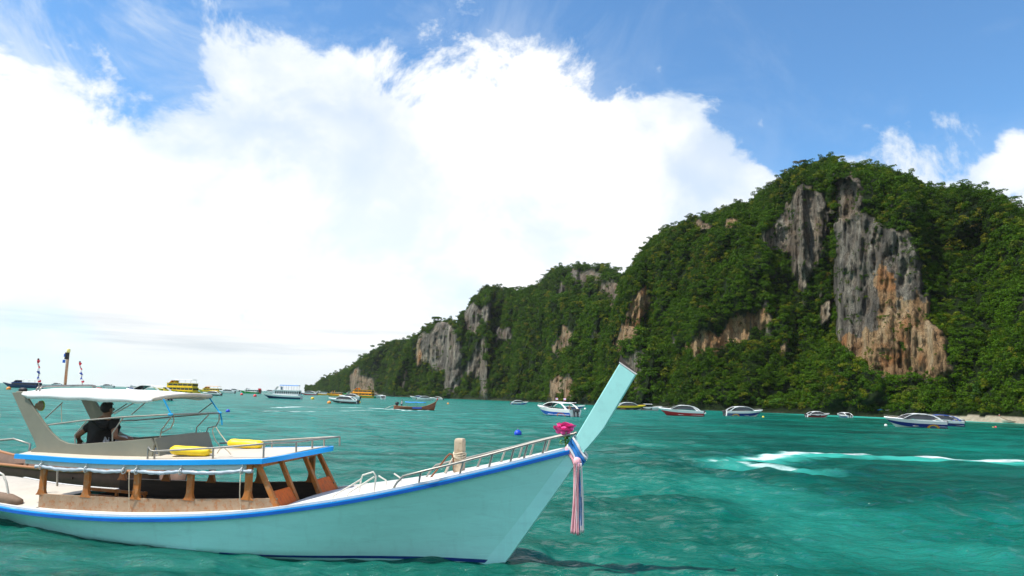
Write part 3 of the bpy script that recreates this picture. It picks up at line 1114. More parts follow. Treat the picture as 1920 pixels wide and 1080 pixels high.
M_VINYL = paint('clear_vinyl_roll', (0.42, 0.48, 0.54), 0.25, var=0.15, scale=5, bump=0.35, stretch=(0.6, 4, 4))
M_STRAP = paint('blue_strap', (0.01, 0.36, 0.70), 0.6, var=0.1, scale=8)
M_DARKW_SHADE = paint('dark_wood_and_shade', (0.045, 0.032, 0.024), 0.7, var=0.3, scale=4, bump=0.15, stretch=(0.6, 5, 5))  # dark wood; in the cabin its colour also carries the shade
M_BLACK = paint('black_rubber', (0.015, 0.015, 0.016), 0.6, var=0.2, scale=5)
M_RED = paint('red_gloss', (0.55, 0.02, 0.02), 0.4, var=0.1)


def wood(name, c0, c1, flake, amt):
    m, nt, b = new_mat(name)
    g = nnoise(nt, 3.0, 6, 0.65, stretch=(1.0, 6, 1.0))
    g2 = nnoise(nt, 9.0, 8, 0.72)
    c_ = nramp(nt, g, [(0.3, c0), (0.7, c1)])
    f_ = nramp(nt, g2, [(0.50, (0, 0, 0)), (0.60, (amt, amt, amt))])
    c_ = nmix(nt, f_, c_, flake)
    nt.links.new(c_, b.inputs['Base Color'])
    b.inputs['Roughness'].default_value = 0.62
    nbump(nt, b, g2, 0.25, 0.01)
    MATS[name] = m
    return m


M_WOOD = wood('weathered_varnished_wood', (0.34, 0.10, 0.015), (0.54, 0.19, 0.035), (0.34, 0.24, 0.14), 0.5)
M_COAM = wood('worn_grey_brown_wood', (0.30, 0.19, 0.11), (0.42, 0.30, 0.20), (0.34, 0.12, 0.03), 0.7)
M_ORANGE = wood('orange_painted_wood', (0.66, 0.11, 0.008), (0.78, 0.18, 0.02), (0.30, 0.10, 0.04), 0.4)
M_POST = wood('bleached_post_wood', (0.48, 0.36, 0.24), (0.60, 0.48, 0.34), (0.34, 0.22, 0.12), 0.6)

SH = np.array([(-12.6, .80, .62), (-11.8, 1.0, .50), (-10.78, 1.16, .44), (-9.9, 1.26, .43), (-9.1, 1.35, .45), (-7.67, 1.42, .50), (-6.39, 1.44, .59), (-5.22, 1.39, .70),
               (-4.35, 1.30, .81), (-3.53, 1.19, .945), (-2.73, 1.07, 1.09), (-1.96, .89, 1.25), (-1.2, .72, 1.43), (-.44, .54, 1.62), (.31, .36, 1.82), (1.06, .17, 2.03), (1.35, .085, 2.11)])
WL = np.array([(-12.3, .30), (-11.0, .70), (-9.9, 1.05), (-9.28, 1.15), (-8.5, 1.26), (-7.55, 1.33), (-6.5, 1.37), (-5.7, 1.38), (-5.2, 1.33), (-4.57, 1.25), (-3.6, 1.0), (-2.3, .54), (-1.34, .27), (-0.06, .07)])


def smooth_interp(x, xs, ys):
    """Catmull-Rom through a table"""
    xs, ys = np.asarray(xs, float), np.asarray(ys, float)
    mm = np.gradient(ys, xs)
    i = np.clip(np.searchsorted(xs, x) - 1, 0, len(xs) - 2)
    h_ = xs[i + 1] - xs[i]
    t = np.clip((x - xs[i]) / h_, 0, 1)
    return (2 * t ** 3 - 3 * t ** 2 + 1) * ys[i] + (t ** 3 - 2 * t ** 2 + t) * h_ * mm[i] + (-2 * t ** 3 + 3 * t ** 2) * ys[i + 1] + (t ** 3 - t ** 2) * h_ * mm[i + 1]


def sb(x):
    return float(smooth_interp(x, SH[:, 0], SH[:, 1]))


def sz(x):
    return float(smooth_interp(x, SH[:, 0], SH[:, 2]))


def wb(x):
    return float(smooth_interp(x, WL[:, 0], WL[:, 1]))


def hull_ring(u, side, zlo=-0.45, off=0.0, ztop=None):
    xs_, xw, xk = -12.6 + u * 13.95, -12.3 + u * 12.24, -11.6 + u * 11.3
    s_ = np.array([xs_, sb(xs_), sz(xs_)])
    w_ = np.array([xw, wb(xw) * 0.94, 0.0])
    k_ = np.array([xk, 0.02, zlo])
    ring = []
    for t in np.linspace(0, 1, 9):
        p = s_ * (1 - t) + w_ * t
        p[1] += 0.0 * math.sin(math.pi * t) * min(1, (1 - u) * 5)     # slight belly in the planking
        ring.append(p)
    for t in (0.33, 0.66, 1.0):
        p = w_ * (1 - t) + k_ * t
        p[1] += 0.18 * math.sin(math.pi * t) * min(1, (1 - u) * 4)
        ring.append(p)
    return [(p[0], side * (p[1] + off), p[2]) for p in ring]


US = np.linspace(0, 1, 90)
mb = MB()
for sd in (-1, 1):
    mb.loft([hull_ring(u, sd) for u in US])
mb.loft([[q for q in hull_ring(0, -1)], [q for q in hull_ring(0, 1)]])
hull = mb.build('hull', M_AQUA, boat, smooth=True, auto=50)
pk = hull.data.attributes.new('plank', 'FLOAT', 'POINT')
pk.data.foreach_set('value', np.array([i % 12 for i in range(len(hull.data.vertices))], np.float32))
_nt = M_AQUA.node_tree
_b = [n for n in _nt.nodes if n.type == 'BSDF_PRINCIPLED'][0]
_at = _nt.nodes.new('ShaderNodeAttribute')
_at.attribute_name = 'plank'
_w = _nt.nodes.new('ShaderNodeTexNoise')
_w.inputs['Scale'].default_value = 0.9
_m1 = _nt.nodes.new('ShaderNodeMath')
_m1.operation = 'MULTIPLY_ADD'
_nt.links.new(_at.outputs['Fac'], _m1.inputs[0])
_m1.inputs[1].default_value = 0.75
_nt.links.new(_w.outputs['Fac'], _m1.inputs[2])
_m2 = _nt.nodes.new('ShaderNodeMath')
_m2.operation = 'PINGPONG'
_m2.inputs[1].default_value = 0.5
_nt.links.new(_m1.outputs[0], _m2.inputs[0])
_mr = _nt.nodes.new('ShaderNodeMapRange')
_nt.links.new(_m2.outputs[0], _mr.inputs[0])
_mr.inputs[2].default_value = 0.035
_bp = nbump(_nt, _b, _mr.outputs[0], 0.35, 0.004)
_w2 = nnoise(_nt, 2.0, 6, 0.65, stretch=(3.0, 3.0, 0.35))      # faint vertical weather streaks and scuffs
_old = _b.inputs['Base Color'].links[0].from_socket
_c = nmix(_nt, nramp(_nt, _w2, [(0.54, (0, 0, 0)), (0.80, (0.22, 0.22, 0.22))]), _old, (0.22, 0.50, 0.46))
_w3 = nnoise(_nt, 14.0, 8, 0.8, stretch=(0.6, 1, 1.6))
_c = nmix(_nt, nramp(_nt, _w3, [(0.71, (0, 0, 0)), (0.78, (0.5, 0.5, 0.5))]), _c, (0.20, 0.26, 0.22))
_nt.links.new(_c, _b.inputs['Base Color'])
mb = MB()
for sd in (-1, 1):
    rows = []
    for u in US[52:]:
        r_ = hull_ring(u, sd, off=0.006)
        w_, k_ = np.array(r_[8]), np.array(r_[9])
        up = np.array(r_[7])
        rows.append([tuple(w_ + (up - w_) * 0.16), tuple(w_), tuple(w_ + (k_ - w_) * 0.15)])
    mb.loft(rows)
mb.build('boot_stripe', M_NAVY, boat, smooth=True)

# stem and prow
mb = MB()
mb.prism([(0.05, -0.12), (1.545, 2.01), (1.60, 2.10), (1.30, 2.13), (1.25, 2.05), (1.17, 1.86), (-0.27, 0.16), (-0.47, -0.12)], -0.095, 0.095)
mb.build('stem_post', M_AQUA, boat, bevel=0.012)
mb = MB()
prow_poly = [(1.545, 2.05), (1.64, 2.14), (1.80, 2.33), (1.95, 2.52), (2.52, 3.49), (2.23, 3.69), (1.42, 2.32), (1.25, 2.09)]
mb.prism(prow_poly, -0.085, 0.085)
mb.build('prow', M_AQUA2, boat, bevel=0.012)
mb = MB()
mb.prism([(2.53, 3.495), (2.222, 3.705), (2.226, 3.72), (2.537, 3.51)], -0.088, 0.088)
mb.build('prow_cap', M_WHITE, boat)
mb = MB()
mb.prism([(2.20, 3.715), (2.24, 3.86), (2.30, 3.74), (2.52, 3.53), (2.46, 3.555)], 0.03, 0.075)
mb.build('prow_fin', M_DARKW_SHADE, boat)

# rub rail, decks, toe rail
XS = np.linspace(-12.55, 1.33, 100)


def strip_rail(name, mat, o0, o1, z0, z1, x0=-12.55, x1=1.33, bev=0.008):
    xs_ = np.linspace(x0, x1, 90)
    mb = MB()
    for sd in (-1, 1):
        mb.loft([[(x, sd * (sb(x) + o0), sz(x) + z0), (x, sd * (sb(x) + o1), sz(x) + z0), (x, sd * (sb(x) + o1), sz(x) + z1), (x, sd * (sb(x) + o0), sz(x) + z1)] for x in xs_],
                closed=True, cap0=True, cap1=True)
    return mb.build(name, mat, boat, smooth=True, auto=40)


strip_rail('rub_rail', M_BLUE, 0.004, 0.046, -0.068, -0.012)
strip_rail('rub_rail_lit_top', M_SKYBLUE, 0.0, 0.040, -0.010, 0.010)  # sunlit top edge of the rail, painted in as a lighter strip
strip_rail('gunwale', M_WHITE, -0.07, -0.004, 0.016, 0.060)
CAB0, CAB1 = -9.85, -4.02


def cw(x):
    return min(1.10, sb(x) - 0.22)


mb = MB()
for sd in (-1, 1):
    mb.loft([[(x, sd * (sb(x) - 0.01), sz(x) + 0.02), (x, sd * (cw(x) - 0.02), sz(x) + 0.05)] for x in np.linspace(CAB0, CAB1, 30)])
mb.build('side_deck', M_WHITE, boat, smooth=True)
mb = MB()
for x0, x1, nm in ((-3.95, 1.30, 'fore'),):
    mb.loft([[(x, k * (sb(x) - 0.01), sz(x) + 0.015 + 0.05 * (1 - k * k)) for k in np.linspace(-1, 1, 9)] for x in np.linspace(x0, x1, 40)])
mb.build('foredeck', M_WHITE, boat, smooth=True)
mb = MB()
mb.loft([[(x, k * (sb(x) - 0.01), sz(x) + 0.02 + 0.16 * (1 - k * k)) for k in np.linspace(-1, 1, 11)] for x in np.linspace(-12.55, CAB0 + 0.03, 20)])
mb.build('aft_deck', M_CREAM, boat, smooth=True)
# cabin well: floor boards, bulkheads
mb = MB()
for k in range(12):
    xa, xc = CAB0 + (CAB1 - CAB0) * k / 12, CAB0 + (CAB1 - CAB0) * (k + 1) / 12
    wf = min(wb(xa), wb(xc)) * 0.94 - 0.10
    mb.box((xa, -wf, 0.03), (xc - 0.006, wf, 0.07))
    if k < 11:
        mb.build('floor_board', M_DARKW_SHADE, boat)
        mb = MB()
mb.build('floor_board', M_DARKW_SHADE, boat)
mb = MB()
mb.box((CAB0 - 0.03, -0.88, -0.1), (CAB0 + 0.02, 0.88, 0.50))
mb.build('bulkhead', M_DARKW_SHADE, boat)
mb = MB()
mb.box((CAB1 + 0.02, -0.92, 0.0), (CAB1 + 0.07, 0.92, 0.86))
mb.build('bulkhead', M_DARKW_SHADE, boat)
for y0, y1 in ((-1.05, -0.70), (0.70, 1.05)):
    mb = MB()
    mb.box((-9.3, y0, 0.36), (-4.5, y1, 0.42))
    for x in (-9.1, -7.5, -6.0, -4.7):
        mb.box((x, math.copysign(0.72, y0) - 0.03, 0.07), (x + 0.06, math.copysign(0.72, y0) + 0.03, 0.36))
    mb.build('bench', M_DARKW_SHADE, boat)
mb = MB()
for z in (0.60, 0.74):
    mb.beam((-9.6, -0.2, z), (-7.9, -0.2, z), 0.05, 0.06)
for x in (-9.55, -8.7, -7.95):
    mb.beam((x, -0.2, 0.07), (x, -0.2, 0.78), 0.05, 0.05)
mb.build('bench_back', M_WOOD, boat)


def ztop_coam(x):
    return float(np.interp(x, [-9.9, -6.7, -4.4, -3.9], [0.755, 0.86, 1.03, 1.05]))


mb = MB()
for sd in (-1, 1):
    xs_ = np.linspace(CAB0, -4.10, 30)
    mb.loft([[(x, sd * (cw(x) + 0.02), sz(x) - 0.02), (x, sd * (cw(x) + 0.02), ztop_coam(x)), (x, sd * (cw(x) - 0.03), ztop_coam(x)), (x, sd * (cw(x) - 0.03), 0.20)] for x in xs_],
            closed=True, cap0=True, cap1=True)
mb.build('coaming', M_COAM, boat, smooth=True, auto=40)
mb = MB()
for sd in (-1, 1):
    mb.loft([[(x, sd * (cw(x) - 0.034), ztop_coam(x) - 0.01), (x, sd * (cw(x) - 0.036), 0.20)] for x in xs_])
mb.build('coaming_shade', M_DARKW_SHADE, boat, smooth=True)  # cabin shade put in as a dark sheet inside the coaming

ROOF_T = np.array([(-10.6, 1.50), (-10.24, 1.505), (-8.8, 1.515), (-7.4, 1.555), (-5.5, 1.66), (-4.36, 1.735), (-3.8, 1.78)])


def zr(x):
    return float(smooth_interp(x, ROOF_T[:, 0], ROOF_T[:, 1]))


def wr(x):
    return float(np.interp(x, [-10.6, -9, -6, -4.4, -3.8], [1.10, 1.18, 1.22, 1.17, 1.12]))


post_x = [P(px, 925, -1.08)[0] for px in (76, 163, 257, 357, 466)]
for x in post_x:
    for sd in (-1, 1):
        mb = MB()
        z0, z1 = ztop_coam(x) - 0.03, zr(x) - 0.06
        y = sd * (cw(x) - 0.004)
        h_ = 0.068
        pol = [(x - 0.15, z0), (x - 0.10, z0 + 0.05), (x - h_, z0 + 0.14), (x - h_, z1 - 0.06), (x - h_ - 0.03, z1), (x + h_ + 0.03, z1), (x + h_, z1 - 0.06), (x + h_, z0 + 0.14), (x + 0.10, z0 + 0.05), (x + 0.15, z0)]
        mb.prism(pol, y - 0.034, y + 0.034)
        mb.build('post', M_WOOD, boat, bevel=0.008)
# raked cabin front: four jambs, two orange panels, header
xb, xt = -4.06, -4.62
zb_, zt_ = 0.86, 1.66
for y in (-1.06, -0.42, 0.42, 1.06):
    mb = MB()
    mb.beam((xb, y, zb_), (xt + (0.05 if abs(y) > 1 else 0.12), y, zt_ + 0.02), 0.10, 0.085, up=(0, 1, 0), taper=0.85)
    mb.build('front_jamb', M_WOOD, boat, bevel=0.01)
for y0, y1 in ((-1.015, -0.465), (0.465, 1.015)):
    mb = MB()
    k = 0.37
    xm = xb + (xt - xb) * k
    zm = zb_ + (zt_ - zb_) * k
    for (xa, za, xc, zc, dx) in ((xb + 0.02, zb_, xm + 0.02, zm, 0.035),):
        V = [(xa, y0, za), (xa, y1, za), (xc, y1, zc), (xc, y0, zc), (xa + dx, y0, za), (xa + dx, y1, za), (xc + dx, y1, zc), (xc + dx, y0, zc)]
        mb.add(V, [(0, 1, 2, 3), (4, 7, 6, 5), (0, 4, 5, 1), (1, 5, 6, 2), (2, 6, 7, 3), (3, 7, 4, 0)])
    mb.build('front_panel', M_ORANGE, boat, bevel=0.006)
mb = MB()
mb.box((-4.62, -1.10, 1.585), (-4.52, 1.10, 1.675))
mb.build('header_beam', M_WOOD, boat, bevel=0.008)
for sd in (-1, 1):
    mb = MB()
    mb.beam((CAB0, sd * 1.03, zr(CAB0) - 0.10), (-4.6, sd * 1.03, zr(-4.6) - 0.10), 0.06, 0.07)
    mb.build('roof_stringer', M_WOOD, boat)

# roof slab with a bowed front edge
def roof_edge_front(k):
    return -3.93 - 0.40 * abs(k) ** 2.2 + 0.05 * k


RX = np.linspace(0, 1, 26)
KS = np.linspace(-1, 1, 15)


def roof_pt(t, k, dz):
    x = -10.55 + t * (roof_edge_front(k) + 10.55)
    return (x, k * wr(x), zr(x) + 0.075 * (1 - k * k) + dz)


mb = MB()
rings = []
for t in RX:
    up = [roof_pt(t, k, 0.030) for k in KS]
    dn = [roof_pt(t, k, -0.030) for k in reversed(KS)]
    rings.append(up + dn)
mb.loft(rings, closed=True, cap0=True, cap1=True)
mb.build('roof', M_CREAM, boat, smooth=True, auto=40)
mb = MB()
path = [roof_pt(t, -1, 0) for t in RX] + [roof_pt(1, k, -0.075 * (1 - k * k)*0.4) for k in KS[1:-1]] + [roof_pt(t, 1, 0) for t in reversed(RX)]
rings = []
for i, p in enumerate(path):
    a_ = Vector(path[max(0, i - 1)])
    c_ = Vector(path[min(len(path) - 1, i + 1)])
    d = (c_ - a_).normalized()
    o_ = Vector((d.y, -d.x, 0)).normalized()
    p = Vector(p)
    rings.append([tuple(p + o_ * 0.004 + Vector((0, 0, -0.055))), tuple(p + o_ * 0.040 + Vector((0, 0, -0.050))), tuple(p + o_ * 0.040 + Vector((0, 0, 0.042))), tuple(p + o_ * 0.004 + Vector((0, 0, 0.046)))])
mb.loft(rings, closed=True, cap0=True, cap1=True)
mb.build('fascia', M_SKYBLUE, boat, smooth=True, auto=40)
mb = MB()
for sd in (-1, 1):
    mb.loft([[(x, sd * (wr(x) - 0.03), zr(x) - 0.034), (x, sd * (wr(x) - 0.03), zr(x) - 0.15), (x, sd * (wr(x) - 0.055), zr(x) - 0.15), (x, sd * (wr(x) - 0.055), zr(x) - 0.034)] for x in np.linspace(-10.3, -4.75, 24)],
            closed=True, cap0=True, cap1=True)
mb.build('valance', paint('pale_valance', (0.55, 0.66, 0.64), 0.5, var=0.06, dirt=(0.35, 0.34, 0.28)), boat, smooth=True, auto=40)
# rolled clear curtains tied up below the roof edge
tie_x = [P(px, 883, -1.17)[0] for px in (75, 163, 235, 259, 343, 455)]
for (xa, xc) in ((tie_x[0] - 0.15, tie_x[2]), (tie_x[3] - 0.12, tie_x[5] + 0.22)):
    mb = MB()
    pts, rad = [], []
    for x in np.linspace(xa, xc, 44):
        near = min(abs(x - t) for t in tie_x)
        sag = 0.03 * min(1, near / 0.45)
        pts.append((x, -(wr(x) - 0.015) - 0.025, zr(x) - 0.175 - sag + 0.004 * math.sin(x * 23)))
        rad.append(0.024 + 0.013 * min(1, near / 0.15) + 0.005 * math.sin(x * 31 + 1))
    mb.tube(pts, rad, 10)
    mb.build('curtain_roll', M_VINYL, boat, smooth=True, auto=60)
for x in tie_x:
    mb = MB()
    pts = [(x + 0.01 * math.sin(a), -(wr(x) - 0.015) - 0.025 + 0.052 * math.cos(a), zr(x) - 0.172 + 0.060 * math.sin(a)) for a in np.linspace(0, 6.28, 14)[:-1]]
    mb.tube(pts, 0.013, 6, closed=True)
    mb.tube([(x, -(wr(x) - 0.02) - 0.03, zr(x) - 0.12), (x + 0.02, -(wr(x)) - 0.03, zr(x) - 0.05)], 0.009, 6)
    mb.build('curtain_tie', M_WHITE, boat, smooth=True)
for px in (247, 455):
    mb = MB()
    x = P(px, 883, -1.17)[0]
    mb.tube([(x, -1.23, zr(x) - 0.18), (x - 0.01, -1.20, 1.1), (x - 0.015, -1.14, ztop_coam(x) - 0.2)], 0.009, 6)
    mb.build('curtain_cord', M_ROPE, boat, smooth=True)

# flying bridge on the roof
YB = 0.82
side_px = [(24, 736), (50, 734), (54, 747), (68, 770), (84, 793), (98, 811), (112, 824), (128, 831), (146, 833), (200, 829), (250, 825), (284, 822), (290, 834), (286, 863), (180, 866), (60, 857), (57, 845), (70, 838), (66, 826), (44, 780)]
side_xz = [(p[0], p[2]) for p in Ps(side_px, -YB)]
for i, (x, z) in enumerate(side_xz):     # the foot follows the roof
    if 13 <= i <= 15:
        side_xz[i] = (x, zr(x) + 0.075 * (1 - (YB / 1.2) ** 2) + 0.025)
for sd in (-1, 1):
    mb = MB()
    mb.prism(side_xz, sd * YB - 0.025, sd * YB + 0.025)
    mb.build('bridge_side', M_GREY, boat, bevel=0.006)
xf_t, zf_t = P(286, 822, -YB)[0], P(286, 822, -YB)[2]
xf_b = xf_t + 0.17
mb = MB()
zr_f = zr(xf_b) + 0.06
n = 9
rings = []
for k in np.linspace(-1, 1, n):
    zt2 = zf_t + 0.02 * (1 - k * k)
    yy = k * (YB - 0.026)
    rings.append([(xf_b, yy, zr_f), (xf_b + 0.04, yy, zr_f), (xf_t + 0.04, yy, zt2), (xf_t, yy, zt2)])
mb.loft(rings, closed=True, cap0=True, cap1=True)
mb.build('bridge_front', M_GREY, boat, smooth=True, auto=40)
ax = P(37, 735, -YB)
mb = MB()
mb.box((ax[0] - 0.14, -YB + 0.026, ax[2] - 0.05), (ax[0] + 0.14, YB - 0.026, ax[2] + 0.015))
mb.build('arch_beam', M_GREY, boat, bevel=0.01)
mb = MB()
mb.box((-10.3, -0.78, zr(-10) + 0.07), (-9.0, 0.78, zr(-9) + 0.15))
mb.build('bridge_seat', M_GREY, boat, bevel=0.02)

# canopy of stretched white cloth
cx0 = P(46, 738, -YB)[0]
cx1 = P(288, 745, -YB)[0]
cz = P(272, 745, -YB)[2]
cz0 = P(46, 735, -YB)[2]
mb = MB()
rings = []
for t in np.linspace(0, 1, 40):
    x = cx0 + t * (cx1 - cx0 + 0.03)
    z0 = cz0 + (cz - cz0) * t + 0.03 * math.sin(math.pi * t)
    drop = 0.125 + 0.03 * math.sin(math.pi * min(1, t * 1.0)) + 0.012 * math.sin(t * 22)
    if t > 0.9:
        drop *= 1 - 0.35 * (t - 0.9) / 0.1
    if t < 0.05:
        drop *= 0.5 + t * 10
    ring = [(x, -0.885, z0 - drop), (x, -0.895, z0 - drop * 0.55), (x, -0.88, z0 - 0.03), (x, -0.855, z0 + 0.005)]
    ring += [(x, y, z0 + 0.065 * (1 - (y / 0.86) ** 2) + 0.006 * math.sin(t * 9 + y * 3)) for y in np.linspace(-0.75, 0.75, 13)]
    ring += [(x, 0.855, z0 + 0.005), (x, 0.88, z0 - 0.03), (x, 0.895, z0 - drop * 0.55), (x, 0.885, z0 - drop)]
    rings.append(ring)
mb.loft(rings)
can = mb.build('canopy', M_CANVAS, boat, smooth=True)
so = can.modifiers.new('thick', 'SOLIDIFY')
so.thickness = 0.012
mb = MB()
mb.tube([(cx1 + 0.04, y, cz + 0.055 * (1 - (y / .86) ** 2) - 0.03) for y in np.linspace(-0.87, 0.87, 11)], 0.045, 8)
mb.build('canopy_front_hem', M_CREAM, boat, smooth=True)


def tubes(name, paths, r, mat, parent=None, n=8):
    out = []
    for p in paths:
        mb = MB()
        mb.tube(p, r, n)
        out.append(mb.build(name, mat, parent or boat, smooth=True, auto=50))
    return out


# tubular frame under the canopy
near_rail = Ps([(90, 797), (150, 789), (230, 782), (322, 777)], -YB)
far_rail = Ps([(180, 790), (255, 788), (330, 781), (411, 774)], YB)
near_rail[-1] = (near_rail[-1][0], -YB, near_rail[-1][2])
tubes('frame_rail', [near_rail, [near_rail[-1], far_rail[-1]], far_rail], 0.017, M_STEEL)
tubes('frame_stanchion', [Ps([(141, 831), (140, 816), (150, 804), (164, 788)], -YB), Ps([(211, 827), (211, 812), (231, 783)], -YB),
                          Ps([(300, 820), (303, 806), (324, 778)], -0.72), Ps([(301, 812), (320, 803), (326, 790), (325, 778)], -0.70),
                          Ps([(367, 815), (369, 801), (391, 778)], 0.42), Ps([(386, 813), (390, 802), (405, 799), (411, 788), (411, 776)], 0.78)], 0.014, M_STEEL)
tubes('frame_brace', [Ps([(85, 784), (117, 755)], -YB), Ps([(214, 776), (250, 756)], -YB), Ps([(247, 777), (278, 750)], -YB), Ps([(370, 776), (398, 755)], YB), Ps([(190, 789), (238, 757)], YB)], 0.014, M_STEEL)
for pp, la in (([(306, 748), (313, 762), (320, 776)], -0.85), ([(393, 747), (403, 762), (412, 774)], 0.84), ([(412, 774), (415, 785), (416, 797)], 0.84)):
    q = Ps(pp, la)
    mb = MB()
    mb.loft([[(c[0] - 0.018, c[1], c[2]), (c[0] + 0.018, c[1], c[2] + 0.004), (c[0] + 0.018, c[1] + 0.01, c[2] + 0.004), (c[0] - 0.018, c[1] + 0.01, c[2])] for c in q], closed=True, cap0=True, cap1=True)
    mb.build('strap', M_STRAP, boat)
for pp, la in (((316, 777), -0.83), ((408, 774), 0.83)):
    q = P(*pp, la)
    mb = MB()
    mb.blob((q[0] + 0.05, q[1], q[2]), (0.07, 0.035, 0.03), 8, 6)
    mb.build('strap_knot', M_STRAP, boat, smooth=True)
tubes('hanging_cord', [Ps([(115, 757), (115, 772), (116, 791)], -YB)], 0.008, M_ROPE, n=6)
tubes('bridge_rope', [Ps([(402, 800), (398, 806), (400, 815), (404, 826), (412, 836)], 0.6), Ps([(405, 801), (412, 812), (424, 828), (432, 832)], 0.5),
                      Ps([(430, 840), (420, 838), (412, 842), (407, 850)], -0.9), Ps([(418, 838), (428, 846), (433, 852)], -0.9)], 0.011, M_ROPE, n=6)
# hoop, mast and lamps on top
hn, hf = P(68, 735, -0.74), P(170, 736, 0.74)
for dx in (0.0, 0.09):
    mb = MB()
    z0, z1 = hn[2] - 0.03, hn[2] + 0.115
    x = hn[0] + dx
    mb.tube([(x, -0.74, z0), (x, -0.735, z1 - 0.05), (x, -0.69, z1 - 0.005), (x, -0.6, z1 + 0.01), (x, 0, z1 + 0.012), (x, 0.6, z1 + 0.01), (x, 0.69, z1 - 0.005), (x, 0.735, z1 - 0.05), (x, 0.74, z0)], 0.020, 8)
    mb.build('hoop', M_STEEL, boat, smooth=True)
m0, m1 = P(122, 722, 0.0), P(128, 661, 0.0)
mb = MB()
mb.tube([m0, m1], 0.030, 8)
mast = mb.build('mast', M_COAM, boat, smooth=True)
mt = Vector(m1)
mb = MB()
mb.tube([mt + Vector((-0.01, -0.02, -0.16)), mt + Vector((-0.005, -0.02, 0.0))], 0.045, 10)
mb.build('lamp_housing', M_BLACK, mast, smooth=True, auto=40)
mb = MB()
mb.tube([mt + Vector((-0.03, -0.05, -0.10)), mt + Vector((-0.03, -0.05, -0.03))], 0.025, 8)
mb.build('blue_lamp', M_BLUE, mast, smooth=True, auto=40)
mb = MB()
mb.tube([mt + Vector((-0.06, -0.04, -0.24)), mt + Vector((-0.055, -0.04, -0.17))], 0.028, 8)
mb.build('blue_lamp', M_BLUE, mast, smooth=True, auto=40)
mb = MB()
mb.tube([mt, mt + Vector((0.005, 0, 0.03)), mt + Vector((0.005, 0, 0.075)), mt + Vector((0.006, 0, 0.09))], [0.036, 0.04, 0.036, 0.015], 10)
mb.build('lamp_lens', paint('yellow_lens', (0.85, 0.72, 0.25), 0.2), mast, smooth=True, auto=50)
mb = MB()
q = P(43, 731, -0.70)
mb.blob(q, (0.11, 0.07, 0.055), 10, 7)
mb.box((q[0] - 0.05, q[1] - 0.03, q[2] - 0.10), (q[0] + 0.05, q[1] + 0.03, q[2] - 0.04))
mb.build('spotlight', M_BLACK, boat, smooth=True, auto=50)
q = P(183, 731, 0.62)
mb = MB()
mb.tube([(q[0] - 0.12, q[1], q[2] - 0.01), (q[0] - 0.01, q[1], q[2]), (q[0] + 0.01, q[1], q[2])], [0.025, 0.055, 0.06], 10)
mb.build('horn', M_WHITE, boat, smooth=True, auto=50)
mb = MB()
mb.tube([(q[0] + 0.012, q[1], q[2]), (q[0] + 0.09, q[1], q[2])], 0.058, 10)
mb.build('port_light', M_RED, boat, smooth=True, auto=50)

# rail round the cabin roof
def on_roof(px, py, lat):
    q = P(px, py, lat)
    return (q[0], q[1], zr(q[0]) + 0.04 + 0.07 * max(0, 1 - (lat / 1.2) ** 2))


rn = Ps([(278, 838), (283, 845), (290, 846), (400, 840), (450, 836), (495, 832)], -1.06)
rf = Ps([(412, 831), (510, 826), (608, 820)], 1.04)
corner_n, corner_f = (rn[-1][0] + 0.02, -1.04, rn[-1][2]), (P(637, 819, 1.0)[0], 1.0, P(637, 819, 1.0)[2])
mid = ((corner_n[0] + corner_f[0]) / 2 + 0.16, 0, (corner_n[2] + corner_f[2]) / 2 + 0.01)
tubes('roof_rail', [rn, [rn[-1], (mid[0] - 0.05, -0.5, mid[2]), mid, corner_f], [corner_f, rf[2], rf[1], rf[0]]], 0.019, M_STEEL)
pp = [rn[0], rn[2], rn[3], rn[5], (mid[0] - 0.05, -0.5, mid[2]), mid, corner_f, rf[2], rf[1]]
tubes('roof_rail_post', [[p, (p[0] + 0.005, p[1], zr(p[0]) + 0.03 + 0.07 * max(0, 1 - (p[1] / 1.2) ** 2))] for p in pp], 0.019, M_STEEL)

# bow rails
def gun(x, sd, dz=0.0, inset=0.09):
    return (x, sd * max(0.03, sb(x) - inset), sz(x) + 0.03 + dz)


rail_n = Ps([(734, 922), (744, 905), (756, 893), (800, 882)], -0.80) + [P(838, 873, -0.62), P(923, 851, -0.43), P(1000, 830, -0.24), P(1045, 819, -0.13), P(1078, 813, -0.09)]
rail_f = [(x, -y, z) for x, y, z in rail_n]
tubes('bow_rail', [rail_n, rail_f], 0.022, M_STEEL)
for sd in (-1, 1):
    for i, x in enumerate((-1.35, -0.62, -0.10, 0.28, 0.52, 0.85)):
        zr_ = float(np.interp(x + 0.06, [p[0] for p in rail_n], [p[2] for p in rail_n]))
        yr_ = float(np.interp(x + 0.06, [p[0] for p in rail_n], [p[1] for p in rail_n]))
        tubes('bow_rail_post', [[gun(x - 0.03, sd, -0.01), (x + 0.06, -sd * yr_, zr_)]], 0.020, M_STEEL)
# boarding hand rails behind the cabin front
tubes('hand_rail', [Ps([(621, 941), (625, 930), (677, 899), (680, 891), (700, 885), (705, 893), (701, 926)], -0.78), Ps([(649, 934), (654, 924), (702, 894)], -0.78),
                    Ps([(677, 897), (674, 924)], -0.5), Ps([(710, 892), (724, 901), (725, 916), (731, 922)], 0.1), Ps([(739, 888), (752, 897), (752, 911), (758, 918)], 0.25)], 0.016, M_WTUBE)
tubes('rusty_hand_rail', [Ps([(799, 906), (820, 880), (838, 856), (843, 851), (848, 852), (850, 862), (851, 884)], 0.0)], 0.018, M_RUST)
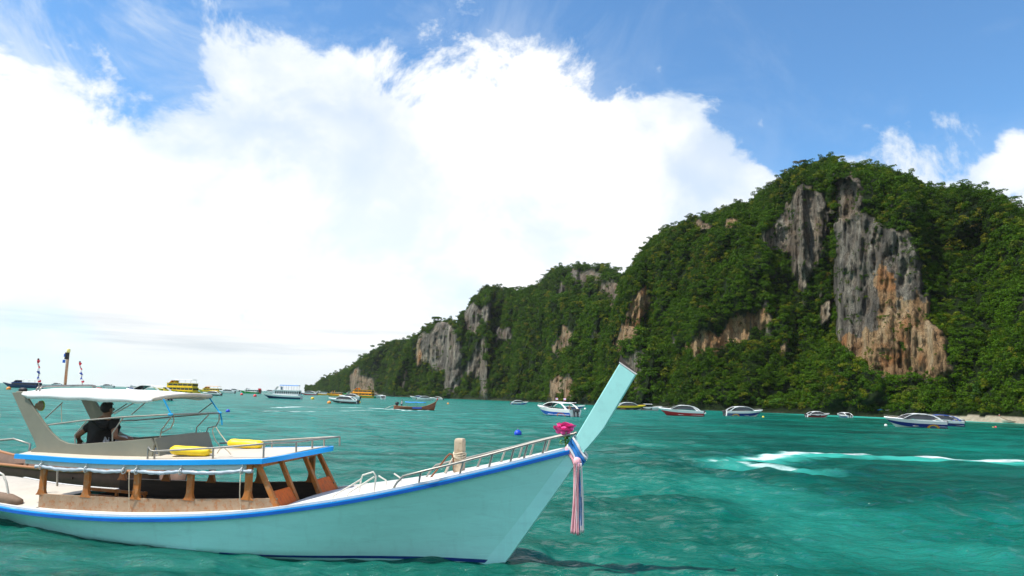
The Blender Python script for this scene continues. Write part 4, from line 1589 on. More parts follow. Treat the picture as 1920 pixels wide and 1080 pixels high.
# mooring post
bp0, bp1 = P(861, 886, 0.05), P(861, 822, 0.05)
mb = MB()
hw = 0.088
mb.loft([[(bp0[0] + a * hw * s_, 0.05 + b * hw * s_, z) for a, b in ((-1, -1), (1, -1), (1, 1), (-1, 1))] for z, s_ in ((bp0[2] - 0.12, 1), (bp1[2] - 0.05, 1), (bp1[2], 0.86))], closed=True, cap0=True, cap1=True)
mb.build('mooring_post', M_POST, boat, bevel=0.012)
mb = MB()
zc = bp0[2] + 0.28
for k in range(4):
    mb.tube([(bp0[0] + 0.115 * math.cos(a) * (1.05 if abs(math.cos(a)) > .7 else 1), 0.05 + 0.115 * math.sin(a), zc + 0.03 * k + 0.02 * math.sin(a * 2 + k)) for a in np.linspace(0, 6.28, 17)[:-1]], 0.013, 6, closed=True)
mb.tube([(bp0[0] - 0.1, -0.06, zc), (bp0[0] - 0.18, -0.1, zc - 0.15), (bp0[0] - 0.25, -0.08, bp0[2] + 0.0)], 0.012, 6)
mb.build('post_rope', M_ROPE, boat, smooth=True)
# stern end seen at the picture's edge
mb = MB()
q = P(18, 940, -1.08)
mb.tube([(q[0] - 0.9, -0.98, q[2] + 0.05), (q[0] - 0.1, -1.0, q[2] + 0.02), (q[0] + 0.22, -1.02, q[2] - 0.01), (q[0] + 0.27, -1.02, q[2] - 0.01)], [0.13, 0.12, 0.075, 0.03], 12)
mb.build('rolled_awning', paint('brown_canvas', (0.20, 0.13, 0.085), 0.8, var=0.25, bump=0.3, scale=4), boat, smooth=True)
tubes('stern_rail', [Ps([(-40, 884), (-5, 884), (6, 890), (12, 905), (17, 932)], -1.0)], 0.022, M_WTUBE)
tubes('cabin_pole', [[P(108, 882, 0.4), P(107, 918, 0.4)], [P(87, 880, -0.3), P(85, 920, -0.3)]], 0.022, M_STEEL)

# ---- things that lie or hang on the boat
def on_boat(name, loc, label, cat, group=None):
    e = empty(name, (0, 0, 0), 0, label, cat, group)
    e.matrix_world = BOAT_M @ Matrix.Translation(Vector(loc))
    return e


def yellow_float(px0, px1, py, lat, label, rz=0.0):
    a, b = P(px0, py, lat), P(px1, py, lat)
    L = b[0] - a[0]
    zc = zr((a[0] + b[0]) / 2) + 0.045 + 0.07 * (1 - (lat / 1.2) ** 2)
    e = on_boat('float', ((a[0] + b[0]) / 2, lat, zc), label, 'float', 'yellow floats on the cabin roof')
    mb = MB()
    rings = []
    R = 0.095
    for t in np.linspace(0, 1, 15):
        x = -L / 2 + t * L
        r_ = R * min(1, 0.62 + 0.38 * math.sin(min(1, min(t, 1 - t) / 0.10) * math.pi / 2)) * (1 + 0.03 * math.sin(t * 14))
        rings.append([(x, r_ * math.cos(a_) * 1.25, R * 0.95 + r_ * math.sin(a_)) for a_ in np.linspace(0, 2 * math.pi, 15)[:-1]])
    mb.loft(rings, closed=True, cap0=True, cap1=True)
    mb.build('float_body', M_YEL, e, smooth=True, auto=50)
    mb = MB()
    mb.tube([(L / 2 - 0.02, 0, R), (L / 2 + 0.05, 0.02, R + 0.03), (L / 2 + 0.08, 0.0, R - 0.02), (L / 2 + 0.03, -0.03, R - 0.04)], 0.012, 6)
    mb.build('float_cord', M_ROPE, e, smooth=True)


yellow_float(322, 393, 850, -0.80, 'yellow float lying on the cabin roof beside the grey bridge front')
yellow_float(430, 491, 833, 0.30, 'yellow float lying on the open front half of the cabin roof')


def furled_flag(p0, p1, label):
    e = on_boat('furled_flag', p0, label, 'flag', 'furled striped flags on the canopy hoop')
    p0, p1 = Vector(p0), Vector(p1)
    d = p1 - p0
    mb = MB()
    mb.tube([(0, 0, -0.03), d * 1.03], 0.009, 6)
    mb.build('flag_pole', M_STEEL, e, smooth=True)
    mb = MB()
    n = 26
    cols = [0, 1, 2, 2, 1, 2, 2, 1, 1, 0, 0, 1, 0, 0]
    pts = []
    for i in range(n + 1):
        t = i / n
        pts.append((d * (0.12 + 0.86 * t) + Vector((0.012 * math.sin(t * 21), 0.010 * math.cos(t * 17), 0)), 0.020 + 0.009 * math.sin(t * 13 + 1) + 0.004 * math.sin(t * 40)))
    for i in range(n):
        mb.tube([pts[i][0], pts[i + 1][0]], [pts[i][1], pts[i + 1][1]], 8, mi=cols[int(i / n * len(cols))], caps=(i in (0, n - 1)))
    mb.build('flag_cloth', [paint('flag_red', (0.62, 0.03, 0.06), 0.8), paint('flag_white', (0.82, 0.81, 0.80), 0.8), paint('flag_blue', (0.02, 0.06, 0.35), 0.8)], e, smooth=True)
    mb = MB()
    mb.blob(d * 1.03, 0.022, 8, 6)
    mb.build('pole_tip', M_BLACK, e, smooth=True)


furled_flag(P(73, 722, -0.70), P(72, 675, -0.70), 'red white and blue furled flag at the canopy hoop, left of the lamp mast')
furled_flag(P(155, 722, 0.50), P(150, 680, 0.50), 'red white and blue furled flag at the canopy hoop, right of the lamp mast')

# sash tied round the prow
M_PINK = paint('pink_sash', (0.90, 0.45, 0.50), 0.75, var=0.18, scale=9, bump=0.15, stretch=(4, 4, 0.6))
M_SWHITE = paint('white_sash', (0.84, 0.80, 0.80), 0.75, var=0.05, scale=9, bump=0.15)
M_SBLUE = paint('blue_sash', (0.03, 0.22, 0.60), 0.7, var=0.25, scale=9, bump=0.15)
kn = P(1083, 866, -0.16)
sash = on_boat('prow_sash', (0, 0, 0), 'pink white and blue cloth sash knotted round the prow with hanging tails', 'sash')
st_d = Vector((0.58, 0, 0.815)).normalized()          # along the stem
across = Vector((0.815, 0, -0.58))
ctr = Vector((1.42, 0, 2.06))
for i, (off, mat, w_) in enumerate(((-0.105, M_PINK, 0.075), (-0.045, M_SWHITE, 0.06), (0.01, M_SBLUE, 0.08), (0.075, M_SBLUE, 0.07), (0.125, M_SWHITE, 0.05))):
    mb = MB()
    rings = []
    for a_ in np.linspace(0, 2 * math.pi, 49)[:-1]:
        ca, sa_ = math.cos(a_), math.sin(a_)
        k = (abs(ca) ** 6 + abs(sa_) ** 6) ** (-1 / 6)
        base = ctr + st_d * off + across * (0.205 * k * ca + 0.02) + Vector((0, 0.112 * k * sa_, 0)) + st_d * (-0.12 * ca * 0 - 0.10 * ca)
        out = (across * ca * 0.7 + Vector((0, sa_, 0))).normalized()
        h_ = w_ * (0.55 + 0.12 * math.sin(a_ * 5 + i))
        rings.append([tuple(base + st_d * (-h_)), tuple(base + st_d * (-h_ * 0.4) + out * 0.022), tuple(base + st_d * (h_ * 0.3) + out * (0.014 + 0.006 * math.sin(7 * a_))), tuple(base + st_d * h_ + out * 0.002), tuple(base + out * -0.004)])
    rings.append(rings[0])
    mb.loft(rings, closed=True)
    mb.build('sash_band', mat, sash, smooth=True)
mb = MB()
mb.blob((kn[0], kn[1] - 0.01, kn[2]), (0.075, 0.05, 0.085), 12, 8, jit=0.12)
mb.build('sash_knot', M_PINK, sash, smooth=True)
for j, (px0, px1, mat, yb, wdt) in enumerate(((1078, 1077, M_PINK, 1001, 0.105), (1084, 1086, M_SWHITE, 1003, 0.05), (1082, 1081, M_SWHITE, 1000, 0.03), (1087, 1089, M_SBLUE, 994, 0.05), (1090, 1094, M_SWHITE, 999, 0.055), (1086, 1083, M_PINK, 1002, 0.06))):
    a, b = P(px0, 868, -0.17), P(px1, yb, -0.17)
    mb = MB()
    rings = []
    for t in np.linspace(0, 1, 22):
        x = a[0] + (b[0] - a[0]) * t + 0.012 * math.sin(t * 5 + j * 1.7)
        z = a[2] + (b[2] - a[2]) * t
        sp = wdt * (1 + 0.18 * math.sin(t * 7 + j * 2.3)) * (0.45 + 0.55 * min(1, t * 1.6))
        rings.append([(x + sp * (k - 0.5), -0.175 - 0.012 * j + 0.024 * math.sin(k * 12 + j * 2 + t * 3) + 0.02 * math.sin(t * 4 + j), z + 0.012 * math.sin(k * 9) * t) for k in np.linspace(0, 1, 10)])
    mb.loft(rings)
    o = mb.build('sash_tail', mat, sash, smooth=True)
    so = o.modifiers.new('thick', 'SOLIDIFY')
    so.thickness = 0.004
# bunch of pink flowers
fl = on_boat('flower_bunch', (0, 0, 0), 'bunch of bright pink flowers with green leaves tied behind the prow', 'flowers')
M_PETAL = paint('pink_petal', (0.95, 0.09, 0.36), 0.6, var=0.25, scale=30)
M_FLEAF = paint('flower_leaf', (0.10, 0.25, 0.02), 0.55, var=0.4, scale=20)
r2 = np.random.default_rng(5)
for px, py, la, rad in ((1047, 808, -0.02, .11), (1062, 803, 0.04, .11), (1056, 811, -0.10, .10), (1071, 804, -0.02, .10), (1052, 801, 0.1, .09), (1066, 811, -0.06, .08)):
    c = Vector(P(px, py, la))
    mb = MB()
    for k in range(16):
        d = Vector(r2.normal(size=3))
        d.z = abs(d.z) * 0.8 + 0.1
        d.y -= 0.4
        d.normalize()
        s_ = d.cross(Vector((0, 0, 1)))
        s_.normalize()
        t_ = s_.cross(d)
        r_ = rad * (0.55 + 0.45 * (k % 3) / 2)
        w_ = rad * 0.62
        base = c + d * r_ * 0.25
        tip = c + d * r_
        curl = t_ * (rad * 0.3)
        mb.add([base - s_ * w_ * 0.3, base + s_ * w_ * 0.3, tip + s_ * w_ + curl, tip + curl * 1.6 + d * rad * 0.1, tip - s_ * w_ + curl], [(0, 1, 2, 3, 4)])
    mb.blob(c, rad * 0.5, 8, 6)
    mb.build('flower', M_PETAL, fl, smooth=False)
for k in range(26):
    c = Vector(P(1048 + r2.uniform(0, 24), 818 + r2.uniform(0, 16), r2.uniform(-0.1, 0.1)))
    mb = MB()
    d = Vector(r2.normal(size=3)).normalized()
    s_ = d.cross(Vector((0.3, 0.5, 1))).normalized()
    mb.add([c - d * 0.06, c + s_ * 0.025 + Vector((0, 0, 0.008)), c + d * 0.06, c - s_ * 0.025 + Vector((0, 0, 0.008))], [(0, 1, 2, 3)])
    mb.build('leaf', M_FLEAF, fl)
mb = MB()
mb.tube([P(1060, 812, 0), P(1060, 830, 0), P(1062, 846, 0)], 0.014, 6)
mb.build('stem', M_FLEAF, fl, smooth=True)


# ------------------------------------------------------------------ people
M_SKIN = paint('brown_skin', (0.26, 0.125, 0.07), 0.5, var=0.1, scale=9)
M_HAIR = paint('black_hair', (0.008, 0.007, 0.007), 0.6, var=0.3, scale=40, bump=0.4)


def skin_mesh(name, joints, edges, mat, parent, levels=2):
    """one continuous surface grown round a posed skeleton; joints: name -> (x, y, z, radius)"""
    keys = list(joints)
    me = bpy.data.meshes.new(name)
    me.from_pydata([joints[k][:3] for k in keys], [(keys.index(a), keys.index(b)) for a, b in edges], [])
    o = bpy.data.objects.new(name, me)
    link(o, parent)
    sk = o.modifiers.new('skin', 'SKIN')
    sk.use_smooth_shade = True
    for i, k in enumerate(keys):
        r_ = joints[k][3]
        o.data.skin_vertices[0].data[i].radius = r_ if isinstance(r_, tuple) else (r_, r_)
        o.data.skin_vertices[0].data[i].use_root = (i == 0)
    sb_ = o.modifiers.new('sub', 'SUBSURF')
    sb_.levels = sb_.render_levels = levels
    me.materials.append(mat)
    return o


def person(root, J, shirt, shorts, hands=True):
    """J: joint positions in root space"""
    body = {'pelvis': (*J['pelvis'], (0.15, 0.11)), 'belly': (*J['belly'], (0.14, 0.105)), 'chest': (*J['chest'], (0.165, 0.115)), 'neck': (*J['neck'], 0.055), 'skull': (*J['skull'], (0.080, 0.092)), 'crown': (*J['crown'], (0.075, 0.085))}
    ed = [('pelvis', 'belly'), ('belly', 'chest'), ('chest', 'neck'), ('neck', 'skull'), ('skull', 'crown')]
    for s_ in ('l', 'r'):
        body[s_ + 'sh'] = (*J[s_ + 'sh'], 0.068)
        body[s_ + 'el'] = (*J[s_ + 'el'], 0.047)
        body[s_ + 'wr'] = (*J[s_ + 'wr'], 0.033)
        pw = Vector(J[s_ + 'wr'])
        pe = Vector(J[s_ + 'el'])
        d = (pw - pe).normalized()
        pm = pw + d * 0.085
        body[s_ + 'pa'] = (*pm, (0.042, 0.02))
        ed += [('chest', s_ + 'sh'), (s_ + 'sh', s_ + 'el'), (s_ + 'el', s_ + 'wr'), (s_ + 'wr', s_ + 'pa')]
        sd = d.cross(Vector((0, 0, 1)))
        sd = sd.normalized() if sd.length > 0.1 else Vector((1, 0, 0))
        dn = d.cross(sd).normalized()
        if dn.z > 0:
            dn = -dn
        if hands:
            for k in range(4):
                off = sd * (0.030 - 0.020 * k)
                ln = (0.062, 0.072, 0.068, 0.052)[k]
                a_ = pm + off + d * 0.02
                b_ = a_ + d * ln * 0.55 + dn * 0.012
                c_ = b_ + d * ln * 0.35 + dn * 0.03
                body[f'{s_}f{k}a'] = (*a_, 0.011)
                body[f'{s_}f{k}b'] = (*b_, 0.009)
                body[f'{s_}f{k}c'] = (*c_, 0.007)
                ed += [(s_ + 'pa', f'{s_}f{k}a'), (f'{s_}f{k}a', f'{s_}f{k}b'), (f'{s_}f{k}b', f'{s_}f{k}c')]
            a_ = pw + d * 0.035 + sd * 0.045
            b_ = a_ + d * 0.045 + sd * 0.015 + dn * 0.01
            body[s_ + 'ta'] = (*a_, 0.012)
            body[s_ + 'tb'] = (*b_, 0.009)
            ed += [(s_ + 'wr', s_ + 'ta'), (s_ + 'ta', s_ + 'tb')]
        body[s_ + 'hip'] = (*J[s_ + 'hip'], 0.095)
        body[s_ + 'kn'] = (*J[s_ + 'kn'], 0.062)
        body[s_ + 'an'] = (*J[s_ + 'an'], 0.040)
        body[s_ + 'to'] = (*J[s_ + 'to'], 0.030)
        ed += [('pelvis', s_ + 'hip'), (s_ + 'hip', s_ + 'kn'), (s_ + 'kn', s_ + 'an'), (s_ + 'an', s_ + 'to')]
    skin_mesh('body', body, ed, M_SKIN, root)
    g = 1.22
    sh = {k: (*body[k][:3], tuple(v * g for v in (body[k][3] if isinstance(body[k][3], tuple) else (body[k][3],) * 2))) for k in ('belly', 'chest', 'pelvis')}
    sed = [('belly', 'chest'), ('belly', 'pelvis')]
    sh['belly'] = (*J['belly'], (0.205, 0.165))
    sh['pelvis'] = (*J['pelvis'], (0.20, 0.165))
    nk = Vector(J['chest']).lerp(Vector(J['neck']), 0.55)
    sh['nk'] = (*nk, 0.085)
    sed.append(('chest', 'nk'))
    for s_ in ('l', 'r'):
        sh[s_ + 'sh'] = (*J[s_ + 'sh'], 0.088)
        m_ = Vector(J[s_ + 'sh']).lerp(Vector(J[s_ + 'el']), 0.62)
        sh[s_ + 'sl'] = (*m_, 0.078)
        sed += [('chest', s_ + 'sh'), (s_ + 'sh', s_ + 'sl')]
    skin_mesh('shirt', sh, sed, shirt, root)
    so_ = {'pelvis': (*(Vector(J['pelvis']) + Vector((0, 0, -0.02))), (0.165, 0.125))}
    soe = []
    for s_ in ('l', 'r'):
        so_[s_ + 'hip'] = (*J[s_ + 'hip'], 0.112)
        m_ = Vector(J[s_ + 'hip']).lerp(Vector(J[s_ + 'kn']), 0.85)
        so_[s_ + 'leg'] = (*m_, 0.092)
        soe += [('pelvis', s_ + 'hip'), (s_ + 'hip', s_ + 'leg')]
    skin_mesh('shorts', so_, soe, shorts, root)
    # head: hair cap, ears, nose, eyes, mouth
    c = (Vector(J['skull']) + Vector(J['crown'])) / 2
    fw = Vector(J['face']).normalized()
    rt = fw.cross(Vector((0, 0, 1))).normalized()
    mb = MB()
    V0 = len(mb.v)
    mb.blob((0, 0, 0), (0.102, 0.112, 0.105), 16, 11, jit=0.03)
    vv = []
    for p in mb.v:
        q = c + rt * p[0] + fw * (p[1] - 0.012) + Vector((0, 0, p[2] + 0.035))
        vv.append(tuple(q))
    keep = []
    for f in mb.f:
        m_ = sum((Vector(mb.v[i]) for i in f), Vector()) / len(f)
        if not (m_.y > 0.045 and m_.z < 0.035) and m_.z > -0.085:
            keep.append(f)
    mesh_np('hair', vv, keep, M_HAIR, root, True)
    for s_ in (-1, 1):
        mb = MB()
        e_ = c + rt * (0.092 * s_) + Vector((0, 0, -0.005))
        mb.blob(tuple(e_), (0.014, 0.022, 0.032), 8, 6)
        mb.build('ear', M_SKIN, root, smooth=True)
        mb = MB()
        mb.blob(tuple(c + fw * 0.088 + rt * (0.032 * s_) + Vector((0, 0, 0.012))), (0.011, 0.011, 0.007), 8, 6)
        mb.build('eye', M_WHITE, root, smooth=True)
    mb = MB()
    ns = c + fw * 0.102 + Vector((0, 0, -0.012))
    mb.tube([ns + Vector((0, 0, 0.03)) - fw * 0.012, ns + fw * 0.012, ns - fw * 0.006 + Vector((0, 0, -0.012))], [0.008, 0.014, 0.010], 6)
    mb.build('nose', M_SKIN, root, smooth=True)
    mb = MB()
    mb.tube([c + fw * 0.09 + rt * (x * 0.022) + Vector((0, 0, -0.05)) for x in (-1, 0, 1)], 0.006, 6)
    mb.build('mouth', paint('lip', (0.22, 0.08, 0.06), 0.5), root, smooth=True)


# man sitting on the bridge seat, his back towards us
hd = P(199, 771, -0.25)
seat_z = zr(hd[0]) + 0.12
pr = on_boat('person', (hd[0], -0.25, seat_z), 'person in black shirt sitting under the white canopy of the turquoise boat, back turned', 'person')
PS = 1.28
pr.matrix_world = pr.matrix_world @ Matrix.Scale(PS, 4)
hz_ = (hd[2] - seat_z) / PS
Jn = {'pelvis': (-0.10, 0.02, 0.10), 'belly': (-0.08, 0.0, 0.27), 'chest': (-0.03, 0.0, hz_ - 0.27), 'neck': (0.0, 0.02, hz_ - 0.085), 'skull': (0.01, 0.03, hz_ - 0.02), 'crown': (0.0, 0.02, hz_ + 0.085), 'face': (0.25, 1, 0),
      'lsh': (-0.23, -0.02, hz_ - 0.22), 'lel': (-0.44, -0.12, 0.22), 'lwr': (-0.60, 0.06, 0.11), 'rsh': (0.19, 0.0, hz_ - 0.20), 'rel': (0.30, -0.06, 0.22), 'rwr': (0.22, 0.20, 0.16),
      'lhip': (-0.24, 0.08, 0.09), 'lkn': (-0.56, 0.36, 0.13), 'lan': (-0.58, 0.46, -0.12), 'lto': (-0.62, 0.58, -0.16), 'rhip': (0.02, 0.08, 0.09), 'rkn': (0.10, 0.50, 0.13), 'ran': (0.12, 0.55, -0.12), 'rto': (0.14, 0.67, -0.16)}
person(pr, Jn, paint('black_shirt', (0.012, 0.011, 0.011), 0.85, var=0.3, scale=7, bump=0.3), paint('pale_shorts', (0.62, 0.64, 0.68), 0.8, bump=0.2))
# straw hat hanging inside the arch
hat = on_boat('sun_hat', P(74, 761, -0.55), 'tan sun hat with green brim hanging inside the canopy arch', 'hat')
mb = MB()
mb.loft([[(r_ * math.cos(a) * 0.8, y, r_ * math.sin(a)) for a in np.linspace(0, 2 * math.pi, 17)[:-1]] for r_, y in ((0.105, 0.05), (0.11, 0.0), (0.07, -0.02), (0.06, -0.08), (0.03, -0.10))], closed=True, cap1=True)
mb.build('crown', paint('tan_straw', (0.42, 0.33, 0.22), 0.8, bump=0.2, scale=20), hat, smooth=True)
mb = MB()
mb.tube([(0.108 * math.cos(a) * 0.8, 0.05, 0.108 * math.sin(a)) for a in np.linspace(0, 2 * math.pi, 17)[:-1]], 0.012, 6, closed=True)
mb.build('brim', paint('lime_trim', (0.35, 0.55, 0.05), 0.6), hat, smooth=True)

# ------------------------------------------------------------------ boats at anchor
W_GEL = paint('white_gelcoat', (0.88, 0.88, 0.86), 0.3, var=0.04, scale=1.5)
W_OFF = paint('offwhite_paint', (0.70, 0.69, 0.66), 0.45, var=0.06, scale=1.5)
GLASS = paint('dark_tinted_glass', (0.055, 0.055, 0.06), 0.08, var=0.2, scale=1)
GLASSB = paint('blue_tinted_glass', (0.02, 0.06, 0.20), 0.08, var=0.2, scale=1)
C_NAVY = paint('navy_band', (0.012, 0.025, 0.20), 0.35)
C_RED = paint('red_band', (0.48, 0.012, 0.02), 0.35)
C_ORANGE = paint('orange_band', (0.85, 0.22, 0.015), 0.4)
C_YEL = paint('yellow_band', (0.85, 0.58, 0.02), 0.4)
C_BLUE = paint('blue_band', (0.015, 0.10, 0.50), 0.35)
C_BLACK = paint('black_band', (0.02, 0.02, 0.025), 0.35)
C_GREEN = paint('green_band', (0.03, 0.36, 0.08), 0.45)
C_GREY = paint('engine_grey', (0.05, 0.05, 0.055), 0.3, var=0.1)
C_SEAT = paint('dark_seat', (0.06, 0.045, 0.04), 0.7)
C_WOODH = paint('reddish_boat_wood', (0.22, 0.07, 0.03), 0.55, var=0.25, scale=2, stretch=(0.5, 3, 3))
C_TARP = paint('blue_tarp', (0.02, 0.22, 0.62), 0.6, var=0.15, bump=0.2)


def hull_pts(L, B, zb, zs, t, flare=0.78, fine=2.2, chz=0.18):
    """half section of a motor boat hull at t = 0 stern .. 1 bow: sheer, knuckle, chine, keel"""
    tt = max(0.0, (t - 0.42) / 0.58)
    hb = B / 2 * (0.92 + 0.08 * min(1, t / 0.42)) * (1 - tt ** fine)
    zsh = zs + (zb - zs) * t ** 1.8
    x = -L / 2 + L * t
    hc = hb * flare * (1 - 0.35 * tt)
    zc = chz + 0.45 * zsh * tt ** 2.2
    zk = -0.35 + (0.35 + zc * 0.7) * tt ** 3.5
    xs = x
    xc = x - 0.09 * L * tt ** 2
    xk = x - 0.13 * L * tt ** 2
    km = 0.46
    return [(xs, hb, zsh), (xs + (xc - xs) * km, hb + (hc - hb) * km + 0.03 * (1 - tt), zsh + (zc - zsh) * km), (xc, hc, zc), (xk, 0.0, zk)]


def add_hull(root, L, B, zb, zs, upper, lower, bottom, n=22, split=True, fine=2.2):
    T = np.linspace(0, 1, n)
    H_ = [hull_pts(L, B, zb, zs, t, fine=fine) for t in T]
    mb = MB()
    for sd in (-1, 1):
        mb.loft([[(p[0], sd * p[1], p[2]) for p in h[:2]] for h in H_])
    st = H_[0]
    mb.add([(p[0], -p[1], p[2]) for p in st] + [(p[0], p[1], p[2]) for p in reversed(st[:3])], [tuple(range(7))])
    mb.build('hull', upper, root, smooth=True, auto=45)
    mb = MB()
    for sd in (-1, 1):
        mb.loft([[(p[0], sd * p[1], p[2]) for p in h[1:3]] for h in H_])
    mb.build('side_band', lower, root, smooth=True, auto=45)
    mb = MB()
    mb.loft([[(h[2][0], -h[2][1], h[2][2]), (h[3][0], 0, h[3][2]), (h[2][0], h[2][1], h[2][2])] for h in H_])
    mb.build('hull_bottom', bottom, root, smooth=True, auto=45)
    return H_


def outboard(root, x, y, z, s=1.0, cowl=C_GREY):
    mb = MB()
    mb.prism([(x + 0.12 * s, z - 0.1 * s), (x - 0.22 * s, z - 0.1 * s), (x - 0.26 * s, z - 0.75 * s), (x - 0.40 * s, z - 1.0 * s), (x - 0.02 * s, z - 1.0 * s), (x + 0.0, z - 0.75 * s)], y - 0.07 * s, y + 0.07 * s)
    leg = mb.build('outboard_motor', C_GREY, root, bevel=0.02)
    mb = MB()
    mb.loft([[(x - 0.12 * s + a * s, y + b * s, z + c * s) for a, b in ((0.26 * k, -0.16 * k), (0.26 * k, 0.16 * k), (0.0, 0.20 * k), (-0.30 * k, 0.15 * k), (-0.30 * k, -0.15 * k), (0.0, -0.20 * k))] for c, k in ((-0.12, 0.9), (0.05, 1.0), (0.30, 0.98), (0.42, 0.75))], closed=True, cap0=True, cap1=True)
    mb.build('engine_cover', cowl, leg, smooth=True, auto=40)


def speedboat(name, px, py, heading, label, L=10.0, B=2.9, upper=W_GEL, band=C_NAVY, bottom=W_GEL, roof=W_GEL, top=True, engines=2, accent=None, glass=GLASS, cowl=C_GREY, stern_white=True):
    """white day-trip speedboat: hull, foredeck, cockpit, raked arch hardtop, outboards"""
    p = sea(px, py)
    root = empty(name, (p[0], p[1], -0.05), math.radians(heading), label, 'speedboat', 'speedboats at anchor')
    k = L / 10.0
    zb, zs = 1.72 * k, 1.26 * k
    H_ = add_hull(root, L, B, zb, zs, upper, band, bottom)
    n = len(H_)
    i0 = int(n * 0.56)
    mb = MB()
    mb.loft([[(H_[i][0][0], c * H_[i][0][1], H_[i][0][2] + 0.16 * k * (1 - c * c)) for c in np.linspace(-1, 1, 7)] for i in range(i0, n)])
    mb.build('foredeck', upper, root, smooth=True, auto=50)
    mb = MB()
    for sd in (-1, 1):
        mb.loft([[(H_[i][0][0], sd * H_[i][0][1], H_[i][0][2]), (H_[i][0][0], sd * (H_[i][0][1] - 0.22), H_[i][0][2] + 0.05)] for i in range(0, i0 + 1)])
    mb.build('side_deck', upper, root, smooth=True)
    mb = MB()
    mb.box((-L / 2 + 0.1, -B / 2 + 0.3, 0.35), (H_[i0][0][0], B / 2 - 0.3, 0.42))
    mb.build('cockpit_floor', W_OFF, root)
    for sd in (-1, 1):
        mb = MB()
        mb.box((-L * 0.40, sd * 0.95 - 0.22, 0.43), (L * 0.04, sd * 0.95 + 0.22, 0.85))
        mb.box((-L * 0.40, sd * 1.15 - 0.05, 0.85), (L * 0.04, sd * 1.15 + 0.05, 1.20 * k))
        mb.build('seat', C_SEAT, root, bevel=0.03)
    if top:
        xs_ = [-0.43, -0.36, -0.28, -0.18, -0.02, 0.06, 0.14, 0.22]
        zs_ = [1.22, 1.80, 2.22, 2.42, 2.46, 2.38, 2.10, 1.68]
        X = [x * L for x in xs_]
        Z = [z * k for z in zs_]
        hw = B / 2 - 0.16
        for sd in (-1, 1):
            mb = MB()
            rings = []
            for i in range(len(X)):
                a_ = Vector((X[max(0, i - 1)], 0, Z[max(0, i - 1)]))
                c_ = Vector((X[min(len(X) - 1, i + 1)], 0, Z[min(len(X) - 1, i + 1)]))
                d = (c_ - a_).normalized()
                nn = Vector((-d.z, 0, d.x))
                w_ = (0.34, 0.26, 0.16, 0.10, 0.09, 0.09, 0.08, 0.08)[i] * k
                ins = 0.10 * (i in (2, 3, 4, 5))
                y = sd * (hw - ins)
                q = Vector((X[i], y, Z[i]))
                rings.append([tuple(q + nn * w_ / 2 + Vector((0, 0.04, 0))), tuple(q + nn * w_ / 2 - Vector((0, 0.04, 0))), tuple(q - nn * w_ / 2 - Vector((0, 0.04, 0))), tuple(q - nn * w_ / 2 + Vector((0, 0.04, 0)))])
            mb.loft(rings, closed=True, cap0=True, cap1=True)
            mb.build('arch_frame', roof, root, smooth=True, auto=40)
            mb = MB()          # side window between frame and deck
            sy = sd * (hw - 0.07)
            mb.add([(X[3], sy, Z[3] - 0.12), (X[5], sy, Z[5] - 0.12), (X[6], sy, Z[6] - 0.12), (X[7] - 0.3, sd * hw, 1.62 * k), (X[4], sd * hw, 1.55 * k), (X[2] - 0.2, sd * hw, 1.50 * k), (X[2] + 0.2, sy, Z[2] - 0.12)], [(0, 1, 2, 3, 4, 5, 6)])
            if glass:
                mb.build('side_window', glass, root)
        mb = MB()
        mb.loft([[(X[i], c * (hw - 0.08), Z[i] + 0.05 + 0.07 * (1 - c * c)) for c in np.linspace(-1, 1, 7)] + [(X[i], c * (hw - 0.08), Z[i] - 0.0 + 0.07 * (1 - c * c)) for c in np.linspace(1, -1, 7)] for i in (2, 3, 4, 5)], closed=True, cap0=True, cap1=True)
        mb.build('hardtop', roof, root, smooth=True, auto=40)
        mb = MB()
        mb.loft([[(X[i] + 0.02, c * (hw - 0.10), Z[i] + 0.01) for c in np.linspace(-1, 1, 7)] for i in (5, 6, 7)])
        mb.build('windshield', GLASS, root, smooth=True)
    else:
        mb = MB()
        mb.loft([[(0.10 * L - 0.25 * c * c + a, c * (B / 2 - 0.3), z) for c in np.linspace(-1, 1, 9)] for a, z in ((0.0, zs + 0.15), (-0.55, zs + 0.70))])
        mb.build('windshield', GLASS, root, smooth=True)
        for sd in (-1, 1):
            mb = MB()
            mb.tube([(-0.2 * L, sd * 1.1, zs), (-0.2 * L, sd * 1.0, zs + 1.2), (0.0, sd * 1.0, zs + 1.25)], 0.04, 6)
            mb.build('roof_pole', M_STEEL, root, smooth=True)
        mb = MB()
        mb.loft([[(x * L, c * 1.15, zs + 1.22 + 0.12 * (1 - c * c)) for c in np.linspace(-1, 1, 7)] + [(x * L, c * 1.15, zs + 1.18 + 0.12 * (1 - c * c)) for c in np.linspace(1, -1, 7)] for x in (-0.26, -0.1, 0.06)], closed=True, cap0=True, cap1=True)
        mb.build('sun_roof', roof, root, smooth=True, auto=40)
    ys = {1: [0], 2: [-0.42, 0.42], 3: [-0.72, 0, 0.72]}[engines]
    for y in ys:
        outboard(root, -L / 2 - 0.12, y, 1.05 * k, 1.0 * k, cowl)
    mb = MB()
    pr_ = [(H_[i][0][0] - 0.05, H_[i][0][1] - 0.08, H_[i][0][2] + 0.42 * k) for i in range(int(n * 0.66), n)]
    rail = pr_ + [(x, -y, z) for x, y, z in reversed(pr_)]
    mb.tube(rail, 0.018, 6)
    for q in pr_[::3]:
        for sd in (-1, 1):
            mb.tube([(q[0], sd * q[1], q[2]), (q[0], sd * q[1], q[2] - 0.42 * k)], 0.016, 6)
    mb.build('bow_rail', M_STEEL, root, smooth=True)
